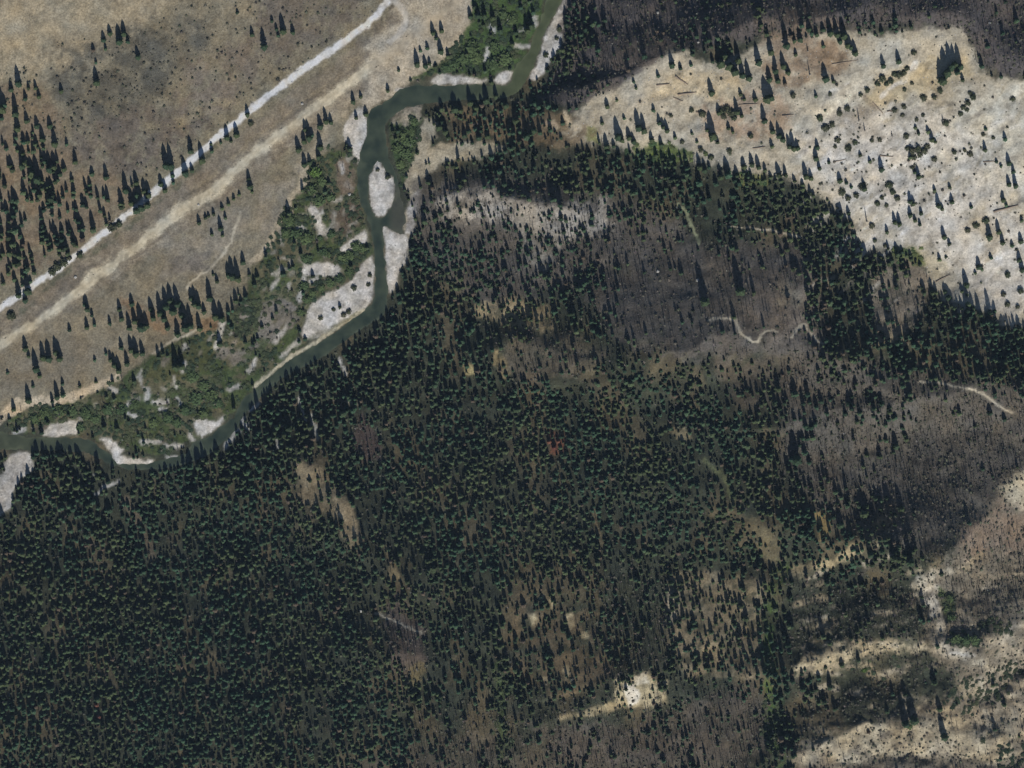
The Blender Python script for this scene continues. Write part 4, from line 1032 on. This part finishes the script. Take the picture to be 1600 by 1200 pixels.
LOGS = [
 (1059,148,1088,144,4.0,"longest brown log lying level on upper cream scree"),
 (1056,120,1074,132,4.0,"thick brown log slanting down the upper cream scree"),
 (1088,175,1104,181,4.5,"short dark log lying beside the pinkish patch"),
 (1154,164,1183,162,3.0,"thin level log between two conifers on pinkish ground"),
 (1026,133,1046,131,3.5,"level log just above the low cream clump"),
 (1052,152,1066,158,2.5,"small log below the longest brown log"),
 (1300,100,1340,94,2.5,"long thin log at the foot of the ridge grove"),
 (1375,243,1395,245,3.0,"reddish brown log on grey scree"),
 (1305,252,1322,249,2.2,"thin grey log beside a small conifer at the scree margin"),
 (1364,160,1380,178,3.0,"dark log in the debris hollow on the slide"),
 (1386,174,1401,171,3.0,"short dark log right of the debris hollow"),
 (1425,233,1447,238,4.0,"heavy dark log lying in the grey debris patch"),
 (1552,331,1590,321,5.0,"heaviest dark log jammed in the gully at the right flank"),
 (1462,440,1484,429,2.5,"grey log slanting above the lowest conifers of the fan"),
 (1222,181,1240,179,2.5,"thin brown log below the column of conifers"),
 (1176,232,1196,229,2.5,"faint brown log low on the cream slope"),
 (1536,253,1552,252,2.5,"short level log near the right scree conifers"),
 (1360,436,1376,438,2.2,"bleached log in the dark hollow under the slide"),
 (884,94,906,95,2.2,"tan log lying in dark brush near the upper river"),
]
BOULDERS = [(118,433,2.4,"bright white boulder between white road and dirt track"), (472,162,2.4,"bright white boulder on the strip's middle"), (546,304,2.4,"white boulder on the brown patch by the river"),
 (1028,424,2.4,"pale boulder on the dark brush slope"), (1090,438,2.6,"pale boulder alone beside a thin shadow in dark brush"), (1091,66,2.0,"pale boulder near the top of the dark ridge"), (1028,20,2.2,"pale boulder in dark forest near the top edge"),
 (564,955,2.0,"small pale boulder left of the bare forest patch"), (1546,36,2.0,"pale boulder on the dark north ridge slope"), (310,320,2.0,"whitish boulder beside the dirt track")]
def taper(H): return 0.55 + 0.145 * H

RED = [(858,690,17),(866,700,18),(872,690,14),(151,1102,14),(154,1120,15)]
IND = np.array([(x, y) for c in CLUSTERS for (x, y, L) in c[2]] + [(x, y) for x, y, L in RED], float)
def clear_of_individuals(px, py, gap):
    k = np.ones(px.shape, bool)
    for x, y in IND: k &= ((px - x) ** 2 + (py - y) ** 2) > gap * gap
    return k

ALL_L = sorted((L for c in CLUSTERS for (_, _, L) in c[2]), reverse=True)
CUT = ALL_L[min(len(ALL_L) - 1, 299)]
SMALL = [q for c in CLUSTERS for q in c[2] if q[2] <= CUT]
def tree_size(L): 
    H = max(3.6, (L * S * 1.18 - 1.6) / 1.15)
    return H, 1.75 + 0.135 * H
# forest as one mass
px, py = grid_points(8.4, jit=0.62)
dn = density(px, py, CON)
clump = 0.9 * fbm(px, py * 0.7, 36, 151, 3) + 0.9 * fbm(px, py * 0.55, 14, 155, 2)
dn = dn * (1 - 0.65 * sstep(0.25, 0.75, fbm(px, py * 0.55, 52, 157, 3)) * (dn < 0.97))
pr = np.clip(dn * (1 + 0.85 * clump * (1.4 - dn)) + 0.05 * (clump > 0.5) * dn, 0, 1)
k = RS.rand(len(px)) < pr
k &= keep_clear(px, py, 3.0)
for p, s in NOTREE: k &= boxed_sdf(px, py, p, 20) > 0
for p, s in NOLINES: k &= boxed_sdf(px, py, p, 20, True) > s
k &= clear_of_individuals(px, py, 7.0)
px, py, dn = px[k], py[k], dn[k]
sm = np.array(SMALL, float)
px = np.concatenate([px, sm[:, 0]]); py = np.concatenate([py, sm[:, 1]])
x, y, z = place(px, py)
nwm = boxed_sdf(px, py, NW, 60) < 0
tall = density(px, py, [([(280,724),(340,690),(400,630),(520,550),(606,500),(650,400),(700,480),(600,620),(460,740),(300,790)], 1.0, 20), ([(30,690),(180,720),(190,800),(20,800)], 1.0, 10), ([(1290,360),(1360,380),(1640,500),(1640,600),(1300,620)], 0.8, 20),
   ([(1180,880),(1240,900),(1240,1180),(1180,1180)], 0.8, 10), ([(1200,600),(1440,600),(1440,780),(1200,760)], 0.7, 20), ([(880,230),(1330,280),(1330,370),(900,300)], 0.5, 10), ([(860,-60),(930,-60),(930,120),(850,120)], 0.8, 10)])
interior = sstep(0.70, 0.85, density(px, py, CON)) * (1 - np.clip(tall, 0, 1))
hgt = 4.4 + (6.4 - 2.6 * interior) * RS.rand(len(px)) ** 1.3 + 5.0 * tall * RS.uniform(0.4, 1.2, len(px)) + nwm * 4.0
hgt *= 1 + 0.38 * fbm(px, py, 30, 171, 3)
hgt *= np.where(RS.rand(len(px)) < 0.06, 1.35, 1.0)
rad = (1.45 + 0.135 * hgt + 0.5 * interior) * RS.uniform(0.65, 1.3, len(px)) * (1 + 0.05 * nwm)
for i_, q_ in enumerate(SMALL): hgt[len(px) - len(SMALL) + i_], rad[len(px) - len(SMALL) + i_] = tree_size(q_[2])
mixg = RS.rand(len(px))[:, None]; ol_ = np.clip(0.5 + 1.2 * fbm(px, py, 60, 181, 3) + RS.normal(0, .25, len(px)), 0, 1)[:, None]
tint = 1.15 * (np.array([0.033, 0.064, 0.036]) * (1 - ol_) + np.array([0.056, 0.074, 0.034]) * ol_) * (0.55 + 0.95 * mixg)
dead = RS.rand(len(px)) < 0.035
tint[dead] = np.array([0.11, 0.085, 0.06])
rng = random.Random(5)
scatter_mesh("conifer_forest", [crown_geo(rng, 6, 6, 1) for _ in range(6)], x, y, z, rad, hgt, tint, M_LEAF, "dense dark green conifer forest covering the slopes south of the river", "forest")
print("forest trees", len(px))
px, py = grid_points(7.6, jit=0.6)
k = RS.rand(len(px)) < 0.60 * density(px, py, CON) ** 1.3 * (1 + 0.7 * fbm(px, py, 18, 161, 2))
k &= keep_clear(px, py, 4.0) & (boxed_sdf(px, py, NW, 60) > 0)
for p, s in NOTREE: k &= boxed_sdf(px, py, p, 20) > 0
for p, s in NOLINES: k &= boxed_sdf(px, py, p, 20, True) > s
k &= clear_of_individuals(px, py, 8.0)
px, py = px[k], py[k]
x, y, z = place(px, py)
hgt = RS.uniform(2.0, 5.5, len(px)); rad = 0.9 + 0.2 * hgt
g_ = RS.rand(len(px))[:, None]
tint = (np.array([0.034, 0.048, 0.030]) * (1 - g_) + np.array([0.062, 0.062, 0.040]) * g_) * RS.uniform(0.6, 1.2, (len(px), 1))
rng = random.Random(15)
scatter_mesh("young_conifers", [crown_geo(rng, 4, 5, 1) for _ in range(4)], x, y, z, rad, hgt, tint, M_LEAF, "low young conifers and undergrowth between the trunks of the forest", "undergrowth")
print("understory", len(px))

# leafless brush
px, py = grid_points(7.0)
k = RS.rand(len(px)) < np.clip(density(px, py, BRUSH) * (1 + 0.4 * fbm(px, py, 22, 191, 3)), 0, 1)
k &= keep_clear(px, py, 4.0)
for p, s in NOTREE: k &= boxed_sdf(px, py, p, 20) > 0
px, py = px[k], py[k]
x, y, z = place(px, py)
hgt = 4 + 8 * RS.rand(len(px)) ** 1.5; rad = hgt * 0.9
tint = np.array([0.135, 0.122, 0.105]) * RS.uniform(0.4, 1.7, (len(px), 1)) * np.array([1, 1, 1]) * (1 + RS.normal(0, 0.06, (len(px), 3)))
rng = random.Random(6)
scatter_mesh("leafless_brush", [snag_geo(rng, 10) for _ in range(6)], x, y, z, rad, hgt, tint, M_LEAF, "grey leafless brush and thin dead stems covering the brown slopes", "brush")
print("brush", len(px))

# low scrub on brown slopes and meadow: soft knee-high clumps
px, py = grid_points(6.2)
d2 = density(px, py, BRUSH) * 0.7 + density(px, py, [([(-60,60),(60,120),(300,20),(600,-40),(560,60),(330,220),(230,280),(110,240),(-60,160)], 0.22, 20), ([(90,60),(250,40),(320,60),(260,160),(120,190)], 0.40, 20), ([(1180,-60),(1700,-60),(1700,115),(1300,40)], 0.3, 10), ([(1440,700),(1700,700),(1700,1260),(1240,1260),(1240,1170)], 0.55, 20), ([(1230,880),(1480,900),(1480,1200),(1230,1200)], 0.5, 20), (SCREE, 0.05, 6), ([(1280,190),(1480,160),(1560,240),(1480,340),(1280,310)], 0.16, 20), ([(1320,150),(1400,150),(1400,200),(1330,215)], 0.3, 8), ([(1490,330),(1600,300),(1600,400),(1540,390)], 0.22, 8), ([(340,500),(460,470),(440,540),(330,560)], 0.3, 6), ([(230,640),(300,690),(360,640),(300,600)], 0.3, 6)])
k = RS.rand(len(px)) < np.clip(d2 * (1 + 0.9 * fbm(px, py, 16, 201, 2)), 0, 1)
k &= keep_clear(px, py, 3.0)
k &= boxed_sdf(px, py, TRACK, 30, True) > 14
px, py = px[k], py[k]
x, y, z = place(px, py)
rad = 0.6 + 1.6 * RS.rand(len(px)) ** 2; hgt = rad * RS.uniform(0.7, 1.1, len(px))
g_ = RS.rand(len(px))[:, None]
tint = (np.array([0.105, 0.09, 0.072]) * (1 - g_) + np.array([0.075, 0.085, 0.052]) * g_) * RS.uniform(0.5, 1.6, (len(px), 1))
rng = random.Random(7)
scatter_mesh("low_scrub", [bush_geo(rng, 9, True) for _ in range(4)], x, y, z, rad, hgt, tint, M_LEAF, "low dull scrub speckling the brown slopes and meadow", "scrub")
print("scrub", len(px))

# willow thicket by the water
px, py = grid_points(5.6)
k = RS.rand(len(px)) < np.clip(0.72 * density(px, py, WIL) * (1 + 0.6 * fbm(px, py, 14, 211, 2)), 0, 1)
k &= keep_clear(px, py, 2.5)
for q in Z:
    if q[1] == (186, 182, 174): k &= boxed_sdf(px, py, q[0], 12, True) > q[6] + 0.5
k &= clear_of_individuals(px, py, 4.0)
px, py = px[k], py[k]
x, y, z = place(px, py)
rad = RS.uniform(1.7, 3.3, len(px)); hgt = rad * RS.uniform(0.25, 0.55, len(px))
g_ = np.clip(0.45 + 0.8 * fbm(px, py, 22, 221, 2) + RS.normal(0, .2, len(px)), 0, 1)[:, None]
tint = (np.array([0.034, 0.054, 0.030]) * (1 - g_) + np.array([0.074, 0.086, 0.042]) * g_) * RS.uniform(0.8, 1.25, (len(px), 1))
tint[(px > 900) & (py < 500)] *= np.array([1.5, 1.6, 1.2]); tint[(px > 1450) & (py > 850)] *= 0.75
rng = random.Random(8)
scatter_mesh("willow_thicket", [bush_geo(rng, 34) for _ in range(5)], x, y, z, rad, hgt, tint, M_LEAF, "dark green willow thicket filling the marsh beside the river", "thicket")
print("willow", len(px))

# loose stones on the rock slide and gravel
px, py = grid_points(9.0)
k = (RS.rand(len(px)) < 0.5) & (boxed_sdf(px, py, SCREE, 10) < -4)
for nm, (lb, p) in list(BARS.items()): k |= (RS.rand(len(px)) < 0.5) & (boxed_sdf(px, py, p, 10) < -1)
px, py = px[k], py[k]
x, y, z = place(px, py)
rad = RS.uniform(0.35, 0.95, len(px)); hgt = rad * RS.uniform(0.5, 0.9, len(px))
rng = random.Random(9)
tint = np.array([0.43, 0.41, 0.37]) * RS.uniform(0.6, 1.3, (len(px), 1))
scatter_mesh("loose_stones", [bush_geo(rng, 0) for _ in range(3)], x, y, z, rad, hgt, tint, M_LEAF, "loose pale stones strewn over the rock slide and gravel bars", "stones")

# ------------------------------------------------------------------ single trees
rng = random.Random(12)
CROWNS = []
for q in range(6):
    V, F, T = crown_geo(rng, 9, 8, 2)
    CROWNS.append(build_mesh("crown", V, F, M_CROWN, None, False))
V, F = tube_geo([(0, 0, -0.03), (0.012, 0, 0.4), (0, 0.006, 0.93)], [0.075, 0.05, 0.012], 6)
TRUNK = build_mesh("trunk", V, F, M_BARK, None, True)
proto = bpy.data.objects.new("pine_tree", None); proto.empty_display_size = 0.5
proto_crown = bpy.data.objects.new("crown", CROWNS[0]); proto_trunk = bpy.data.objects.new("trunk", TRUNK)
used_proto = [False]
def pine(px, py, L, label, group, name="pine_tree", crown_mat=None, cat="conifer", wide=1.0):
    x, y, z = place(np.array([px]), np.array([py]))
    H, R = tree_size(L)
    gz = (height(np.array([x[0] + SHADOW.x * 16]), np.array([y[0] + SHADOW.y * 16]))[0] - height(x, y)[0]) / 16
    H *= min(1.35, max(0.6, 1 + gz / math.tan(SUN_EL)))
    R *= wide * rng.uniform(0.9, 1.12)
    o = proto.copy(); c = proto_crown.copy(); t = proto_trunk.copy()
    o.name = name
    c.data = CROWNS[rng.randrange(6)] if crown_mat is None else crown_mat
    o.location = (x[0], y[0], z[0] - 0.1)
    o.rotation_euler = (rng.gauss(0, .02), rng.gauss(0, .02), rng.uniform(0, 6.28))
    o.scale = (R, R, H)
    for q in (o, c, t): COL.objects.link(q)
    c.parent = o; t.parent = o
    o["label"] = label; o["category"] = cat
    if group: o["group"] = group
    return o

ORD = ["leftmost", "second from the left", "third from the left", "fourth from the left", "fifth from the left", "sixth from the left", "seventh from the left",
       "eighth from the left", "ninth from the left", "tenth from the left", "eleventh from the left", "twelfth from the left", "thirteenth from the left"]
def ordinals(n):
    out = ORD[:n]
    if n > 1: out[-1] = "rightmost"
    if n > 4: out[-2] = "second from the right"
    if n > 6: out[-3] = "third from the right"
    if n > 8: out[-4] = "fourth from the right"
    if n > 10: out[-5] = "fifth from the right"
    return out
count = 0
for where, grp, pts in CLUSTERS:
    pts = sorted(pts)
    big = max(p[2] for p in pts)
    for (x_, y_, L), od in zip(pts, ordinals(len(pts))):
        size = "tall" if L >= 30 else ("small" if L <= 13 else "mid-sized")
        if L <= CUT: continue
        lb = f"{size} conifer, {od} {where}"
        if len(lb.split()) > 16: print("LONG", lb)
        pine(x_, y_, L, lb, grp)
        count += 1
print("single conifers", count)
V, F, T = crown_geo(rng, 9, 8, 2)
RUSTC = build_mesh("crown", V, F, M_RUST, None, False)
for (x_, y_, L), lb in zip(RED, ["rusty red dead conifer in the central forest, upper left of three", "rusty red dead conifer in the central forest, lowest of three", "rusty red dead conifer in the central forest, rightmost of three",
        "rusty red dead conifer in the southwest forest, upper of two", "rusty red dead conifer in the southwest forest, lower of two"]):
    pine(x_, y_, L + 2, lb, "rusty dead conifers", "dead_conifer", RUSTC, "dead tree")

# standing dead trunks
def snag(px, py, L, label):
    x, y, z = place(np.array([px]), np.array([py]))
    H = (L * S - 0.5) / 1.2
    pts = [(0, 0, -0.3), (0.1, 0.05, H * 0.5), (0.3, -0.1, H)]
    root = bpy.data.objects.new("dead_tree", None); COL.objects.link(root)
    root["label"] = label; root["category"] = "dead tree"; root["group"] = "standing dead trees"
    root.location = (x[0], y[0], z[0]); root.rotation_euler = (0, 0, rng.uniform(0, 6))
    v, f = tube_geo(pts, [0.62, 0.45, 0.12], 7)
    link("trunk", build_mesh("trunk", v, f, M_GREYWOOD), parent=root)
    parts = []
    for q in range(34):
        zz = H * rng.uniform(0.25, 0.93); a = rng.uniform(0, 6.28); r = rng.uniform(0.6, 1.9) * (1.15 - zz / H)
        parts.append(tube_geo([(0.1, 0, zz), (r * math.cos(a), r * math.sin(a), zz + 0.25)], [0.24, 0.05], 4))
    v, f = join(parts)
    link("branches", build_mesh("branches", v, f, M_GREYWOOD), parent=root)
for x_, y_, L, lb in [(1342,188,26,"bare grey dead tree above the dark debris hollow on the rock slide"), (1351,204,18,"shorter bare dead tree just below the tall grey one"), (1394,213,12,"leaning bare dead stem alone in grey scree"),
        (1473,188,14,"brown dead stem beside small shrubs on the upper rock slide"), (1354,346,32,"broad bare grey tree standing low on the pale scree"), (1262,80,16,"thin brown dead tree under the ridge grove"), (1265,117,28,"tall brown dead tree left of two dark conifers on cream ground")]:
    snag(x_, y_, L, lb)

# shrubs
def shrub_mesh(seed, mat, leaves=90):
    r2 = random.Random(seed)
    V, F, T = bush_geo(r2, leaves)
    return build_mesh("shrub", V, F, mat, None, False)
SHR = [shrub_mesh(40 + q, M_SHRUB) for q in range(4)]
WLW = [shrub_mesh(50 + q, M_WILLOW) for q in range(4)]
BRT = [shrub_mesh(60 + q, M_BRIGHT) for q in range(2)]
def shrub(px, py, r, label, group, pool=SHR, name="shrub", hk=1.1):
    x, y, z = place(np.array([px]), np.array([py]))
    hk = 0.65 if pool is WLW else hk
    o = link(name, pool[rng.randrange(len(pool))], label, "shrub", None, group)
    o.location = (x[0], y[0], z[0] - 0.1); o.rotation_euler = (0, 0, rng.uniform(0, 6.28)); r = r * 1.15; o.scale = (r * S, r * S * rng.uniform(.85, 1.1), r * S * hk)
    return o
for where, grp, pts, pool, nm in SHRUBS:
    pts = sorted(pts)
    for (x_, y_, r), od in zip(pts, ordinals(len(pts))):
        pl = {'s': SHR, 'w': WLW, 'b': BRT}[pool]
        tone = {'s': 'dull', 'w': 'leafy', 'b': 'bright green'}[pool]
        lb = f"{tone} {nm.replace('_', ' ')}, {od} {where}"
        if len(lb.split()) > 16: print("LONG", lb)
        shrub(x_, y_, r, (f"{tone} {nm.replace('_', ' ')}, {od} {where}" if len(pts) > 1 else f"{tone} {nm.replace('_', ' ')} {where}"), grp, pl, nm)

# fallen logs
def log(x0, y0, x1, y1, wpx, label, mat=M_LOG):
    X, Y, Zt = place(np.linspace(x0, x1, 5), np.linspace(y0, y1, 5))
    c = (X[0], Y[0], Zt[0])
    r = wpx * S * 0.33
    P = [(X[i] - c[0] + rng.gauss(0, .12), Y[i] - c[1] + rng.gauss(0, .12), Zt[i] - c[2] + r * 0.75) for i in range(5)]
    parts = [tube_geo(P, [r * q for q in (1.1, 1.0, 0.9, 0.72, 0.4)], 8)]
    for q in range(7):
        i = rng.randrange(1, 5); a = rng.uniform(-1, 1); s = rng.choice((-1, 1)); d = np.array(P[4]) - np.array(P[0]); d /= np.linalg.norm(d)
        n_ = np.array([-d[1], d[0], 0.4]) * s
        b0 = np.array(P[i]); e = b0 + n_ * rng.uniform(.6, 1.6) + d * rng.uniform(.2, .9)
        parts.append(tube_geo([b0, e], [r * .3, r * .08], 5))
    v, f = join(parts)
    o = link("fallen_log", build_mesh("fallen_log", v, f, mat), label, "log", None, "fallen logs")
    o.location = c
for a in LOGS:
    log(*a)

# boulders
def boulder(px, py, r, label):
    x, y, z = place(np.array([px]), np.array([py]))
    import bmesh
    bm = bmesh.new(); bmesh.ops.create_icosphere(bm, subdivisions=2, radius=1.0)
    for v in bm.verts:
        n_ = v.co.normalized(); v.co = n_ * (1 + 0.22 * math.sin(3 * n_.x + px) * math.cos(4 * n_.y + py) + rng.uniform(-.07, .07)); v.co.z *= 0.7
    me = bpy.data.meshes.new("boulder"); bm.to_mesh(me); bm.free(); me.materials.append(M_STONE)
    o = link("boulder", me, label, "boulder", None, "boulders")
    o.location = (x[0], y[0], z[0] + r * S * .25); o.scale = (r * S,) * 3; o.rotation_euler = (0, 0, rng.uniform(0, 6))
for a in BOULDERS: boulder(*a)

# ------------------------------------------------------------------ air between the survey aircraft and the ground
if HAZE > 0:
    me = bpy.data.meshes.new("haze")
    import bmesh
    bm = bmesh.new(); bmesh.ops.create_cube(bm, size=1.0); bm.to_mesh(me); bm.free()
    hm = bpy.data.materials.new("pale_air"); hm.use_nodes = True
    t = hm.node_tree; t.nodes.clear()
    pv = t.nodes.new("ShaderNodeVolumePrincipled"); pv.inputs["Density"].default_value = HAZE
    pv.inputs["Color"].default_value = (0.55, 0.75, 1.0, 1)
    ou = t.nodes.new("ShaderNodeOutputMaterial"); t.links.new(pv.outputs[0], ou.inputs["Volume"])
    me.materials.append(hm)
    zmin = float(HZ.min()) - 1.5
    o = link("haze", me, "thin bluish air over the whole valley", "haze", "stuff")
    rr_ = 2 * float(max(GX.max(), GY.max(), -GX.min(), -GY.min())) + 200
    o.scale = (rr_, rr_, CAM_H + 20 - zmin); o.location = (0, 0, (CAM_H + 20 + zmin) / 2)
